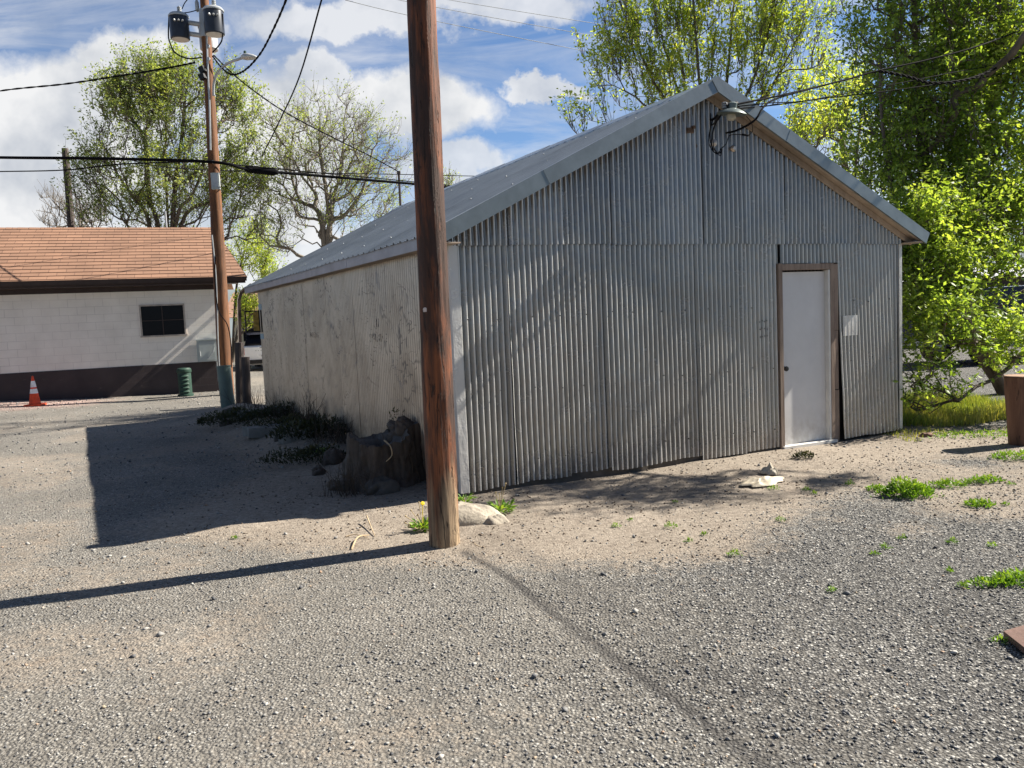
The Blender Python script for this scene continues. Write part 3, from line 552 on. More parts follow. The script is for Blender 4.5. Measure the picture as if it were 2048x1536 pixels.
# barn light and service bracket under the gable
lc=at(1463,229,8.30); ltilt=np.array([.12,-.10,1.]); ltilt/=np.linalg.norm(ltilt)
m=MB(); m.lathe(lc,[(.150,0),(.154,.004),(.147,.012),(.115,.035),(.075,.052),(.045,.062),(.045,.11),(.02,.125),(0,.126)],28,ltilt); lamp=m.build('wall_lamp',MT['shade'],shed,smooth=.6)
m=MB(); m.lathe(lc-ltilt*.045,[(.0,-.02),(.035,-.012),(.05,.01),(.045,.05),(.03,.07)],16,ltilt); m.build('lamp_globe',MT['bulb'],lamp,smooth=True)
m=MB(); b0=fp(3.03,3.66,.015); b1=at(1466,209,8.33)
m.tube([b0,b0+NF*.06+K*.005,b1],.014,8); m.box(b0-U*.035-K*.09,U*.07,NF*.012,K*.16); m.tube([b0-K*.05,b0-K*.05+NF*.05,b0*.6+b1*.4],.009,6)
m.tube([b1-U*.10-K*.02,b1+U*.05+K*.012],.026,10); m.tube([lc+ltilt*.12,b1],.012,6); m.build('service_bracket',MT['black'],shed)
m=MB(); c_=at(1449,217,8.3)
for k in range(3): m.lathe(c_+K*.022*k,[(.012,0),(.03,.004),(.03,.014),(.012,.02)],12)
m.build('insulator',MT['tgrey'],shed,smooth=.7)
m=MB(); m.lathe(fp(3.30,3.37,.02),[(.035,0),(.035,.03),(.02,.05)],12,NF); m.lathe(fp(3.05,3.42,.02),[(.04,0),(.038,.02),(.0,.03)],12,NF); m.build('conduit_stub',MT['side'],shed)
m=MB(); m.box(fp(2.70,3.51,.02),U*.085,NF*.02,K*.05); m.box(fp(2.76,3.55,.03),U*.03,NF*.03,K*.03); m.lathe(fp(2.82,3.38,.014),[(.022,0),(.022,.004)],10,NF); m.build('rusty_bracket',plain('rust',(.13,.085,.06),.8,.2,.4,20.),shed)
# ------------------------------------------------------------------ cables
def smooth_pts(P,n=6):
    P=[np.asarray(p,float) for p in P]; out=[]
    for i in range(len(P)-1):
        a=P[max(i-1,0)];b=P[i];c=P[i+1];d=P[min(i+2,len(P)-1)]
        for k in range(n):
            t=k/n; out.append(.5*((2*b)+(-a+c)*t+(2*a-5*b+4*c-d)*t*t+(-a+3*b-3*c+d)*t**3))
    out.append(P[-1]); return out
def cable(pts,r,label,cat='cable',group=None,mat='rubber',name='cable',twist=0,n=6,extra=None):
    P=smooth_pts([at(*p) for p in pts],n); m=MB()
    if twist:
        Q=smooth_pts(P,3); 
        for ph in(0,math.pi):
            m.tube([q+np.array([0,math.cos(i*.9+ph),math.sin(i*.9+ph)])*r*.8 for i,q in enumerate(Q)],r,5)
    else: m.tube(P,r,6)
    if extra: extra(m)
    o=m.build(name,MT[mat],smooth=True); return tag(o,label,cat,group)
G1='service cables running from the gable peak towards the right'
cable([(1463,211,8.33),(1500,203,8.5),(1560,191,8.9),(1690,160,9.6),(1757,141,9.9),(1850,121,10.4),(1950,94,11),(2048,58,12),(2300,-40,14)],.011,'topmost black service cable leaving the gable peak and rising to the right edge',group=G1)
cable([(1757,142,9.9),(1810,152,10.1),(1865,166,10.4),(1930,160,10.8),(1980,142,11.3),(2048,108,12.2),(2300,-10,14)],.012,'black cable that dips from the splice and climbs in front of the right tree',group=G1,twist=1)
cable([(1465,214,8.33),(1540,206,8.8),(1620,200,9.3),(1800,166,10.2),(1900,146,11),(2048,118,12.4),(2300,60,14)],.006,'thin straight wire from the gable peak crossing the dipping cable in the right tree',group=G1)
cable([(1468,218,8.33),(1550,210,8.9),(1640,198,9.4),(1760,184,10),(1870,169,10.6),(1950,157,11.3),(2048,141,12.4),(2300,95,14)],.007,'lowest thin black wire from the gable peak towards the right edge',group=G1)
cable([(1452,266,8.62),(1470,262,8.5),(1492,252,8.4),(1512,238,8.38),(1524,218,8.45),(1540,203,8.6),(1575,190,8.9),(1650,170,9.4),(1700,157,9.7),(1757,141,9.9)],.011,'thick black cable that bends up from the wall under the barn light to the splice',group=G1)
def loops(m):
    for k,(dx,dy) in enumerate(((0,0),(8,6),(3,-5),(12,2))):
        pts=[(1438+dx,222,8.35),(1422+dx*.6,250+dy,8.38),(1418+dx*.7,285+dy,8.4),(1428+dx*.5,304+dy*.6,8.38),(1441,306-dy,8.36),(1444,299,8.36)]
        m.tube(smooth_pts([at(*p) for p in pts],6),.0048,5)
    m.tube(smooth_pts([at(*p) for p in [(1440,299,8.36),(1452,288,8.37),(1458,272,8.36),(1470,269,8.3),(1484,269,8.28)]],6),.005,5)
    m.tube([at(1484,269,8.28),at(1497,271,8.28)],.011,8)
    m.tube(smooth_pts([at(*p) for p in [(1497,271,8.28),(1505,262,8.25),(1503,246,8.25),(1493,232,8.28)]],6),.0035,5)
m=MB(); loops(m); tag(m.build('cable_loop',MT['rubber'],smooth=True),'tangle of thin black cable loops hanging below the barn light','cable')
G2='overhead lines crossing the left half of the sky'
def splice(m): m.tube([at(490,337,20.8),at(497,338.5,20.85),at(548,344,21.2),at(556,345,21.2)],[.05,.095,.095,.05],10)
cable([(-250,310,26),(0,315,22.6),(200,317,21.2),(425,324,20.1),(500,339,20.8),(620,350,21.9),(760,362,23.3),(830,368,24),(900,375,24.7),(1100,395,27)],.042,'thickest black overhead cable with a fat splice case right of the far pole',group=G2,extra=splice)
cable([(425,326,20.1),(520,334,20.9),(640,346,22),(760,357,23.3),(900,371,24.7)],.014,'thin lashing wire running just above the thick black cable',group=G2)
cable([(-200,345,27),(0,343,24),(130,340,22.6),(230,329,21.5),(330,325,20.8),(425,322,20.1)],.018,'thin black line sagging below the thick cable at the left edge',group=G2)
cable([(-100,205,27),(0,182,25),(130,168,23),(250,150,21.5),(330,137,20.7),(390,125,20.2)],.016,'twisted dark line from the left edge up to the top of the far pole',group=G2,twist=1)
cable([(425,112,20.2),(445,137,19.9),(465,149,19.4),(490,140,18.4),(520,108,17),(545,62,15.5),(572,0,13.6),(610,-110,11)],.015,'twisted line looping under the street lamp and climbing out of the top',group=G2,twist=1)
cable([(427,110,20.2),(480,160,20.7),(560,218,21.8),(640,262,23.2),(740,312,25.4),(800,345,27)],.013,'dark line slanting down to the right from the far pole past the lamp',group=G2,twist=1)
cable([(655,-40,14),(643,0,14.6),(600,150,17),(560,240,19),(524,312,20.8)],.016,'straight thin wire dropping steeply from the top edge to the splice case',group=G2)
cable([(250,316,21.),(330,334,22),(500,343,24),(810,349,28),(940,352,30),(1000,353,31)],.014,'hairline wire level with the bare shrub above the shed eave',group=G2)
for k,(a,b,c_,lab) in enumerate([((690,0),(870,42),(1300,128),'lowest hairline power line across the top cloud'),((700,-22),(870,14),(1300,92),'middle hairline power line across the top cloud'),((760,-30),(912,2),(1300,64),'highest hairline power line across the top cloud')]):
    cable([(*a,55),(*b,58),(*c_,66)],.022,lab,group='hairline power lines high in the sky',mat='tgrey')
# ------------------------------------------------------------------ near pole
def wood_pole(m,a,b,r0,r1,n=56,rows=150,am=.004,seed=0):
    a,b=np.asarray(a,float),np.asarray(b,float);ax=(b-a);Ln=np.linalg.norm(ax);ax/=Ln;x=np.cross(ax,[0,1,0]);x/=np.linalg.norm(x);y=np.cross(ax,x)
    vs_=[];
    for i in range(rows+1):
        t=i/rows; r=r0+(r1-r0)*t
        for k in range(n):
            th=2*math.pi*k/n; rr=r+am*(float(vnoise(th*4.2,t*Ln*.9,1.,seed))-.5)*2+am*.7*(float(vnoise(th*9,t*Ln*4,1.,seed+2))-.5)*2
            vs_.append(a+ax*Ln*t+rr*(math.cos(th)*x+math.sin(th)*y))
    fs=[(i*n+k,i*n+(k+1)%n,(i+1)*n+(k+1)%n,(i+1)*n+k) for i in range(rows) for k in range(n)]
    m.add(vs_,fs+[tuple(rows*n+k for k in range(n))]); return m
pb_=gp(889,1090); pt_=at(842,0,5.80); ax_=(pt_-pb_)/np.linalg.norm(pt_-pb_)
np_=root('utility_pole',tuple(pb_),0,'large near wooden utility pole standing in front of the metal shed corner','utility pole')
m=MB(); wood_pole(m,pb_-ax_*.15,pb_+ax_*8.6,.114,.088,rows=260); m.build('pole_shaft',MT['pole'],np_,smooth=True)
def tagdisc(px,py,r,name,tri=False):
    c=at(px,py,5.675); d=CAMP-c; d[2]=0; d/=np.linalg.norm(d); m=MB()
    if tri:
        e=np.cross(K,d); q=[c+K*.018,c-e*.017-K*.004,c-e*.009-K*.014,c+e*.009-K*.014,c+e*.017-K*.004]; m.add(q+[p+d*.003 for p in q],[(5,6,7,8,9)]+[(i,(i+1)%5,5+(i+1)%5,5+i) for i in range(5)])
    else: m.lathe(c,[(r,0),(r,.003),(0,.004)],14,d); m.cbox(c-K*r*.8,r*.9,.002,r*.35,0)
    m.build(name,MT['pinkm'],np_)
tagdisc(850,619,.015,'round_tag'); tagdisc(886,1017,.015,'small_tag',True)
# ------------------------------------------------------------------ far pole
Y2=20.3; q0=gp(454,794); q0=at(454,794,Y2); q0[2]=0; ptop=at(405,-60,Y2); pax=(ptop-q0)/np.linalg.norm(ptop-q0); pl=np.linalg.norm(ptop-q0)
fpole=root('utility_pole',tuple(q0),0,'far utility pole carrying three transformers and a street lamp','utility pole')
m=MB(); wood_pole(m,q0,ptop,.185,.095,n=20,rows=60,am=.008,seed=3); m.build('pole_shaft',MT['pole2'],fpole,smooth=True)
def tank(px,py,Y,r=.23,h=.56,dark=True,label=None):
    c=at(px,py,Y); m=MB(); m.lathe(c,[(0,-h/2),(r*.93,-h/2),(r,-h/2+.02),(r,h/2-.03),(r*.96,h/2)],24); t=m.build('transformer',MT['tdark'] if dark else MT['tgrey'],fpole,smooth=.6,label=label)
    m=MB(); m.lathe(c,[(r*1.06,h/2-.03),(r*1.08,h/2),(r*.9,h/2+.05),(0,h/2+.07)],24); m.build('tank_lid',MT['tgrey'],t,smooth=.6)
    m=MB(); m.lathe(c-K*.002,[(0,-h/2-.004),(r*.88,-h/2-.004),(r*.88,-h/2)],24); m.build('tank_base',MT['white'],t)
    for dx in(-.02,):
        m=MB(); pr=[(.03,h/2+.05)]
        for k in range(4): pr+=[(.055,h/2+.08+.04*k),(.055,h/2+.095+.04*k),(.028,h/2+.10+.04*k)]
        m.lathe(c+np.array([dx+.05,0,0]),pr+[(.01,h/2+.25)],12); m.build('bushing',MT['tgrey'],t,smooth=.6)
    m=MB()
    for k in range(3):
        a=-1.6+.35*k; m.lathe(c+np.array([math.cos(a)*r,math.sin(a)*r,h*.18]),[(.025,0),(.025,.05),(.012,.08)],8,(math.cos(a),math.sin(a),0))
    m.build('terminal',MT['tgrey'],t)
    return c
ta=tank(359,56,Y2-.05,label='left transformer hung out from the pole on two arms'); tb=tank(428,45,Y2-.35,.235,.58,label='right transformer in front of the pole'); tcn=tank(417,78,Y2+.33,.22,.56,False,label='rear transformer half hidden behind the pole')
m=MB()
for y_ in(46,68): m.tube([at(376,y_-1,Y2),at(402,y_+3,Y2)],.06,8)
m.tube([at(409,20,Y2),at(411,75,Y2)],.135,12); m.tube([at(412,50,Y2-.1),tb],.05,6); m.tube([at(412,60,Y2+.1),tcn],.05,6); m.lathe(at(395,24,Y2),[(.02,0),(.05,.05),(.05,.22),(.02,.3)],10); m.build('transformer_bracket',MT['tgrey'],fpole,smooth=.6)
m=MB(); m.tube(smooth_pts([at(*p,Y2-.1) for p in[(338,35),(337,70),(340,85),(350,105),(375,117),(404,115)]],6),.018,5); m.tube(smooth_pts([at(*p,Y2-.4) for p in[(445,28),(445,72),(440,88),(425,105)]],6),.018,5)
m.tube(smooth_pts([at(*p,Y2-.1) for p in[(383,-10),(370,5),(364,18)]],4),.012,5); m.tube(smooth_pts([at(*p,Y2-.1) for p in[(352,26),(375,25),(395,20)]],4),.012,5); m.build('jumper_wire',MT['rubber'],fpole)
m=MB(); m.tube(smooth_pts([at(*p) for p in[(427,192,Y2-.15),(428,165,Y2-.2),(436,145,Y2-.3),(455,127,Y2-.5),(484,116,Y2-.8)]],6),.032,8); arm=m.build('lamp_arm',MT['tgrey'],fpole,smooth=True)
lp=at(483,117,Y2-.8); le=at(521,115,Y2-1.1)-lp; le/=np.linalg.norm(le); m=MB()
vs_=[];n=16; e2=np.cross(K,le);e2/=np.linalg.norm(e2)
prof=[(0,.03,.05),(.05,.07,.07),(.15,.11,.09),(.28,.125,.085),(.40,.10,.06),(.48,.05,.03),(.50,.005,.005)]
for (d_,ww,hh) in prof:
    for k in range(n):
        a=2*math.pi*k/n; vs_.append(lp+le*d_*1.0+e2*ww*math.cos(a)+K*(hh*math.sin(a)*(1 if math.sin(a)>0 else .7)+.02))
m.add(vs_,[(i*n+k,i*n+(k+1)%n,(i+1)*n+(k+1)%n,(i+1)*n+k) for i in range(6) for k in range(n)]+[tuple(range(n))]); lum=m.build('lamp_head',MT['lampg'],arm,smooth=True)
m=MB(); m.lathe(lp+le*.13+K*.10,[(.035,0),(.035,.06),(.02,.075)],10); m.build('photocell',MT['green'],arm)
for y_ in(139,153):
    c_=at(405,y_,Y2-.25); m=MB(); e=np.array([.9,-.25,.35]);e/=np.linalg.norm(e);f=np.cross(e,[0,1,0]);f/=np.linalg.norm(f); g_=np.cross(e,f); m.box(c_-e*.07-f*.07-g_*.06,e*.14,f*.14,g_*.12); m.tube([c_,at(414,y_+2,Y2)],.015,5); m.build('floodlight',MT['black'],fpole)
m=MB(); e=np.array([1,.12,0.]);e/=np.linalg.norm(e); c_=at(432,363,Y2-.22); f=np.cross(K,e); m.box(c_-e*.1-K*.2,e*.2,f*-.09,K*.40); bx_=m.build('service_box',MT['boxg'],fpole)
m=MB(); m.box(c_-e*.075-K*.165-f*.093,e*.15,f*-.01,K*.33); m.build('box_cover',MT['tgrey'],bx_)
m=MB()
rr=lambda py,o,d=.2:at(o,py,Y2-d)
m.tube(smooth_pts([at(x,y_,Y2-.19) for x,y_ in[(413,60),(416,150),(419,210),(421,300)]],5),.022,6); m.build('riser_conduit',MT['tgrey'],fpole); m=MB(); m.tube(smooth_pts([at(x,y_,Y2-.22) for x,y_ in[(424,470),(431,540),(434,600),(436,680),(441,775)]],5),.016,6); m.build('riser_conduit',MT['tgrey'],fpole)
m=MB(); m.tube(smooth_pts([at(x,y_,Y2-.23) for x,y_ in[(431,510),(430,560),(437,620),(455,650),(462,690),(463,735)]],6),.014,5); m.build('drop_wire',MT['rubber'],fpole)
for q_ in((426,324),(416,92),(417,118)):
    m=MB(); m.lathe(at(*q_,Y2-.19),[(.045,-.03),(.04,.03)],8,(0,-1,0)); m.build('wire_clamp',MT['tgrey'],fpole)
# green cable guard and old posts beside it
tb0=gp(458,828); m=MB(); tx=np.array([-.035,0,1.]); m.lathe(tb0-K*.05,[(.135,0),(.135,.30),(.142,.30),(.142,.33),(.133,.33),(.132,1.0),(.138,1.0),(.138,1.02),(.125,1.02),(.12,.98)],24,tx)
tag(m.build('cable_guard',MT['tube'],smooth=.6),'pale green round cable guard rising in front of the far pole foot','cable guard')
for (px,pyt,r,lab) in((478.5,685,.105,'taller dark weathered post beside the green cable guard'),(491,714,.09,'shorter dark post nearest the shed far corner')):
    yy=17.4 if px<485 else 17.1; a=at(px+3,800,yy); a[2]=-.05; b=at(px,pyt,yy); m=MB(); wood_pole(m,a,b,r*1.05,r*.97,n=14,rows=14,am=.006,seed=int(px)); tag(m.build('old_post',MT['postw']),lab,'post','old posts beside the green cable guard')
# lone pole beyond the house
a=at(141,470,34);a[2]=0;b=at(130,297,34); m=MB(); wood_pole(m,a,b,.17,.13,n=12,rows=30,am=.004,seed=8); tag(m.build('utility_pole',MT['postw']),'short bare wooden pole standing beyond the brown shingle roof','utility pole')
a=at(800,420,30);a[2]=0;b=at(797.5,345,30); m=MB(); m.tube([a,b],.045,8); m.tube([b-K*.05,b+K*.05],.07,8); tag(m.build('steel_post',MT['postw']),'thin dark steel post seen above the shed eave left of the near pole','post')
# ------------------------------------------------------------------ block house
def hp(s,z,o=0.): return HB+HD*s+HN*o+K*z
house=root('block_house',tuple(HB),HT,'low white painted block house with brown shingle roof and brown base','house')
S0=-12.
m=MB(); m.box(hp(S0,.83,0),HD*(-S0+.12),-HN*6.4,K*2.12); m.add([hp(.119,2.9,0),hp(.119,2.9,-6.4),hp(.119,4.55,-3.2)],[(0,1,2)]); m.build('wall',MT['block'],house)
m=MB(); m.box(hp(S0,-.2,.015),HD*(-S0+.135),-HN*6.43,K*1.03); m.build('foundation',MT['band'],house)
m=MB(); m.box(hp(S0,2.80,.004),HD*(-S0+.12),HN*.02,K*.16); m.box(hp(S0,2.93,.0),HD*(-S0+.75),HN*.47,K*.02); m.build('soffit',MT['brown'],house)
m=MB(); m.box(hp(S0,2.93,.47),HD*(-S0+.93),HN*.03,K*.17); m.build('fascia',MT['brown'],house)
m=MB(); m.add([hp(S0,3.0,.50),hp(S0,2.98,.60),hp(S0,3.10,.62),hp(S0,3.10,.60),hp(S0,3.0,.58),hp(.96,3.0,.50),hp(.96,2.98,.60),hp(.96,3.10,.62),hp(.96,3.10,.60),hp(.96,3.0,.58)],[(0,1,6,5),(1,2,7,6),(2,3,8,7),(3,4,9,8),(4,0,5,9),(5,6,7,8,9)]); m.build('gutter',MT['brown'],house)
m=MB(); ca,sa=math.cos(.454),math.sin(.454); ye,ze=-.56,3.075          # local y of eave
k=0; y=0.; tot_=3.56/ca; ex=.235
base=(ye*ca+ze*sa); first=math.ceil(base/ex)*ex-base; edges=[0.]+list(np.arange(first,tot_,ex))+[tot_]
xr=lambda t:.98-(.98-.35)*t/tot_
for i in range(len(edges)-1):
    t0,t1=edges[i],edges[i+1]+.03
    for (xa,xb) in((S0,None),):
        f0=lambda t,x,h:hp(x,ze+t*sa+h*ca,-(ye+t*ca-h*sa))
        m.quad(f0(t0,S0,.022),f0(t0,xr(t0),.022),f0(t1,xr(t1),.006),f0(t1,S0,.006)); m.quad(f0(t0,S0,0),f0(t0,xr(t0),0),f0(t0,xr(t0),.022),f0(t0,S0,.022))
f0=lambda t,x,h:hp(x,ze+t*sa+h*ca,-(ye+t*ca-h*sa)); zt_=ze+tot_*sa; yr=ye+tot_*ca
m.quad(f0(tot_,S0,.01),f0(tot_,.35,.01),hp(.98,3.09,-(yr+3.5)),hp(S0,3.09,-(yr+3.5)))
m.quad(f0(0,S0,-.02),f0(0,.98,-.02),f0(tot_,.35,-.02),f0(tot_,S0,-.02)); m.add([f0(0,.98,-.02),f0(0,.98,.02),f0(tot_,.35,.02),f0(tot_,.35,-.02)],[(0,1,2,3)])
hr=m.build('roof',MT['shingle'],house)
m=MB(); 
for i in range(44):
    x=S0+i*.285; 
    if x>.1: break
    m.box(hp(x,zt_-.028,-(yr-.13)),HD*.30,-HN*.13,K*.055+HN*0) if False else m.add([f0(tot_-.13,x,.022),f0(tot_-.13,x+.30,.018),f0(tot_,x+.30,.030),f0(tot_,x,.036)],[(0,1,2,3)])
m.build('ridge_cap',MT['shingle'],hr)
m=MB(); m.tube([hp(-1.0,4.3,-3.5),hp(-1.0,5.4,-3.5)],.03,8); m.build('vent_pipe',MT['tgrey'],hr)
for (a,b,c,d_) in((-1.77,1.60,.04,.86),(-.70,1.60,.04,.86),(-1.77,2.42,1.11,.04),(-1.77,1.60,1.11,.045)):
    pass
m=MB(); m.box(hp(-1.78,1.61,.0),HD*.04,HN*.03,K*.83); m.box(hp(-.70,1.61,.0),HD*.04,HN*.03,K*.83); m.box(hp(-1.74,2.40,.0),HD*1.04,HN*.03,K*.04); m.box(hp(-1.80,1.575,.0),HD*1.16,HN*.05,K*.04); wf=m.build('window_frame',plain('window_trim',(.42,.37,.33),.6),house)
m=MB(); m.box(hp(-1.74,1.615,.002),HD*1.04,HN*.006,K*.785); m.build('window_pane',MT['glass'],wf)
m=MB(); m.box(hp(-1.24,1.615,.009),HD*.025,HN*.012,K*.785); m.box(hp(-1.74,2.0,.009),HD*.5,HN*.012,K*.022); m.box(hp(-1.215,2.0,.009),HD*.515,HN*.012,K*.022); m.build('muntin',MT['brown'],wf)
m=MB(); m.box(hp(-.43,.84,.02),HD*.54,HN*.22,K*.58); eb=m.build('electrical_box',MT['boxg'],house)
m=MB(); m.box(hp(-.445,1.42,.01),HD*.57,HN*.25,K*.03); m.box(hp(-.38,.88,.24),HD*.40,HN*.012,K*.5); m.build('box_door',MT['boxg'],eb)
m=MB(); m.tube([hp(-.36,1.0,.255),hp(-.36,1.12,.255)],.014,6); m.tube([hp(-.16,.93,.26),hp(-.02,1.1,.27),hp(.03,1.26,.27)],.010,6); m.build('box_handle',MT['tgrey'],eb)
m=MB(); m.tube([hp(.06,.86,.12),hp(.06,.3,.1),hp(.12,.02,.14)],.025,6); m.build('ground_conduit',MT['tgrey'],house)
m=MB()
dsp=[at(503,570,22.),at(482,585,22.1),at(478,600,22.1),at(480,690,22.1),at(481,775,22.1)]
m.tube(dsp,.06,4); m.build('downspout',MT['brown'],house)
# ------------------------------------------------------------------ traffic cone and green pedestal
c0=gp(70,806,.13); c0=np.array([c0[0],c0[1],float(gz(c0[0],c0[1]))]); cn=root('traffic_cone',tuple(c0),.2,'orange traffic cone with two white reflective bands beside the house','traffic cone')
m=MB(); m.cbox(c0+K*.02,.19,.19,.02,.2); m.build('cone_foot',MT['cone'],cn); rc=lambda h:.135-.135*.86*h/.72
m=MB(); m.lathe(c0,[(.15,.035),(rc(.05),.05),(rc(.3),.3),(rc(.7),.7),(.016,.72),(0,.72)],24); m.build('cone_body',MT['cone'],cn,smooth=.6)
for a,b in((.30,.41),(.45,.60)):
    m=MB(); m.lathe(c0,[(rc(a)-.001,a-.001),(rc(a)+.003,a),(rc(b)+.003,b),(rc(b)-.001,b+.001)],24); m.build('reflective_band',MT['refl'],cn,smooth=.6)
c0=gp(372,792); pd=root('cable_pedestal',tuple(c0),0,'dark green round utility pedestal with louvres in front of the brown base','utility pedestal'); m=MB(); m.lathe(c0,[(.20,0),(.20,.05),(.165,.06),(.165,.66),(.155,.70),(0,.72)],28); m.build('pedestal_body',MT['green'],pd,smooth=.6)
m=MB(); m.lathe(c0,[(.18,.62),(.185,.63),(.18,.70),(.15,.735),(0,.74)],28); m.build('pedestal_cap',MT['green'],pd,smooth=.6)
for k in range(5):
    m=MB(); z=.12+.10*k; vs_=[];
    for a in np.linspace(-1.9,-.6,9): vs_+=[c0+np.array([math.cos(a)*.165,math.sin(a)*.165,z+.035]),c0+np.array([math.cos(a)*.195,math.sin(a)*.195,z]),c0+np.array([math.cos(a)*.165,math.sin(a)*.165,z-.004])]
    m.add(vs_,[(3*i,3*i+1,3*i+4,3*i+3) for i in range(8)]+[(3*i+1,3*i+2,3*i+5,3*i+4) for i in range(8)]); m.build('louvre',MT['green'],pd)
# ------------------------------------------------------------------ vehicles
def car_rear(o,rz):
    r=root('parked_car',tuple(o),rz,'white hatchback with a black roof parked with its rear to us beyond the shed','car')
    e=np.array([math.cos(rz),math.sin(rz),0]);f=np.array([-math.sin(rz),math.cos(rz),0]); P_=lambda x,y,z:o+e*x+f*y+K*z
    def loft(secs,name,mat,par,smooth=.7):
        m=MB(); n=len(secs[0][1]); vs_=[P_(x,y,z) for y,s in secs for x,z in s]
        m.add(vs_,[(i*n+k,i*n+(k+1)%n,(i+1)*n+(k+1)%n,(i+1)*n+k) for i in range(len(secs)-1) for k in range(n)]+[tuple(range(n))[::-1],tuple((len(secs)-1)*n+k for k in range(n))]); return m.build(name,mat,par,smooth=smooth)
    def body(wd,z0,z1,t=.0): return [(-wd,z0+.1),(-wd+.08,z0),(wd-.08,z0),(wd,z0+.1),(wd,z1-.2),(wd-.03-t,z1),(-wd+.03+t,z1),(-wd,z1-.2)]
    b=loft([(0,body(.80,.32,.95,.04)),(.12,body(.88,.25,1.02,.03)),(1.,body(.90,.22,1.03)),(3.,body(.90,.22,1.0)),(3.9,body(.86,.25,.90)),(4.1,body(.75,.3,.75))],'body',MT['carw'],r)
    loft([(.10,[(-.80,1.0),(.80,1.0),(.74,1.05),(-.74,1.05)]),(.42,[(-.82,1.0),(.82,1.0),(.66,1.50),(-.66,1.50)]),(2.2,[(-.82,1.0),(.82,1.0),(.66,1.5),(-.66,1.5)]),(3.0,[(-.82,.98),(.82,.98),(.74,1.04),(-.74,1.04)])],'cabin_glass',MT['glass'],r)
    m=MB(); m.box(P_(-.70,.30,1.49),e*1.4,f*1.95,K*.07); m.build('roof',MT['carb'],r)
    m=MB(); m.box(P_(-.62,.10,1.44),e*1.24,f*.25,K*.05); m.build('spoiler',MT['carb'],r)
    m=MB(); m.box(P_(-.86,-.06,.30),e*1.72,f*.12,K*.16); m.build('bumper',MT['black'],r)
    m=MB(); m.box(P_(-.26,-.02,.55),e*.52,f*.03,K*.13); pl_=m.build('number_plate',MT['refl'],r)
    m=MB(); [m.box(P_(-.1+.06*k,-.025,.585),e*.035,f*.01,K*.05) for k in range(5)]; m.build('plate_marks',MT['ink'],pl_)
    for s_ in(-1,1):
        m=MB(); m.box(P_(s_*.80-.06,-.01,.66),e*.12,f*.1,K*.27); m.build('tail_light',MT['red'],r)
        for y_ in(.75,3.25):
            m=MB(); m.lathe(P_(s_*.84,y_,.32),[(.2,-.1),(.32,-.1),(.32,.1),(.2,.1)],20,e); t=m.build('wheel',MT['tyre'],r); m=MB(); m.lathe(P_(s_*.84,y_,.32),[(0,-.105),(.2,-.1),(.2,.1),(0,.105)],16,e); m.build('rim',MT['tgrey'],t)
    m=MB(); m.lathe(P_(0,-.01,.92),[(.05,0),(.05,.02),(0,.03)],14,-f); m.box(P_(-.16,-.012,.915),e*.32,f*.01,K*.012); m.box(P_(-.12,-.012,.935),e*.24,f*.01,K*.01); m.build('winged_badge',MT['black'],r)
    m=MB(); [m.box(P_(-.33+.1*k,-.005,.80),e*.05,f*.008,K*.028) for k in range(7)]; m.build('tailgate_lettering',MT['tgrey'],r)
co=at(531,745,31.0); co[2]=0; car_rear(co,.13)
def pickup(o,rz):
    r=root('pickup_truck',tuple(o),rz,'dark blue pickup truck parked behind the leafy branches at the right','pickup truck')
    e=np.array([math.cos(rz),math.sin(rz),0]);f=np.array([-math.sin(rz),math.cos(rz),0]); P_=lambda x,y,z:o+e*x+f*y+K*z
    def side(poly,y0,y1,name,mat,par=r):
        n=len(poly);m=MB(); m.add([P_(x,y0,z) for x,z in poly]+[P_(x,y1,z) for x,z in poly],[tuple(range(n)),tuple(range(n,2*n))[::-1]]+[(i,i+n,(i+1)%n+n,(i+1)%n) for i in range(n)]); return m.build(name,mat,par)
    side([(0,.55),(.1,.50),(.75,.50),(.85,.85),(1.2,1.0),(1.55,.85),(1.65,.50),(4.2,.45),(4.3,.85),(4.65,1.0),(5.0,.85),(5.1,.5),(5.7,.55),(5.75,1.0),(5.6,1.15),(4.3,1.2),(2.0,1.28),(0,1.28)],0,1.9,'body',MT['carb'])
    side([(2.1,1.28),(2.25,1.85),(3.4,1.88),(4.2,1.22)],.08,1.82,'cab',MT['carb'])
    side([(2.25,1.30),(2.36,1.78),(3.35,1.80),(4.0,1.30)],.07,.078,'window',MT['glass'])
    m=MB(); m.box(P_(-.02,-.01,.95),e*.14,f*.14,K*.26); m.build('tail_light',MT['red'],r)
    m=MB(); m.box(P_(.1,-.012,.90),e*5.4,f*.012,K*.035); m.box(P_(1.7,-.06,.42),e*2.4,f*.12,K*.05); m.build('side_trim',MT['tgrey'],r)
    m=MB(); m.box(P_(-.18,0,.50),e*.2,f*1.9,K*.17); m.build('bumper',MT['tgrey'],r)
    for x in(1.2,4.65):
        for y_ in(.1,1.8):
            m=MB(); m.lathe(P_(x,y_,.38),[(.22,-.12),(.38,-.12),(.38,.12),(.22,.12)],22,f); t=m.build('wheel',MT['tyre'],r); m=MB(); m.lathe(P_(x,y_,.38),[(0,-.125),(.22,-.12),(.22,.12),(0,.125)],16,f); m.build('rim',MT['tgrey'],t)
po=at(1889,650,18.6); po[2]=0; pickup(po,.18)
bb=at(1800,700,27); bb[2]=0; bn=root('carport',tuple(bb),.15,'dark low carport with a white roof behind the pickup truck','carport')
e=np.array([math.cos(.15),math.sin(.15),0]);f=np.array([-math.sin(.15),math.cos(.15),0])
m=MB(); m.box(bb-e*1,e*14,f*6,K*2.25); m.build('wall',MT['barn'],bn)
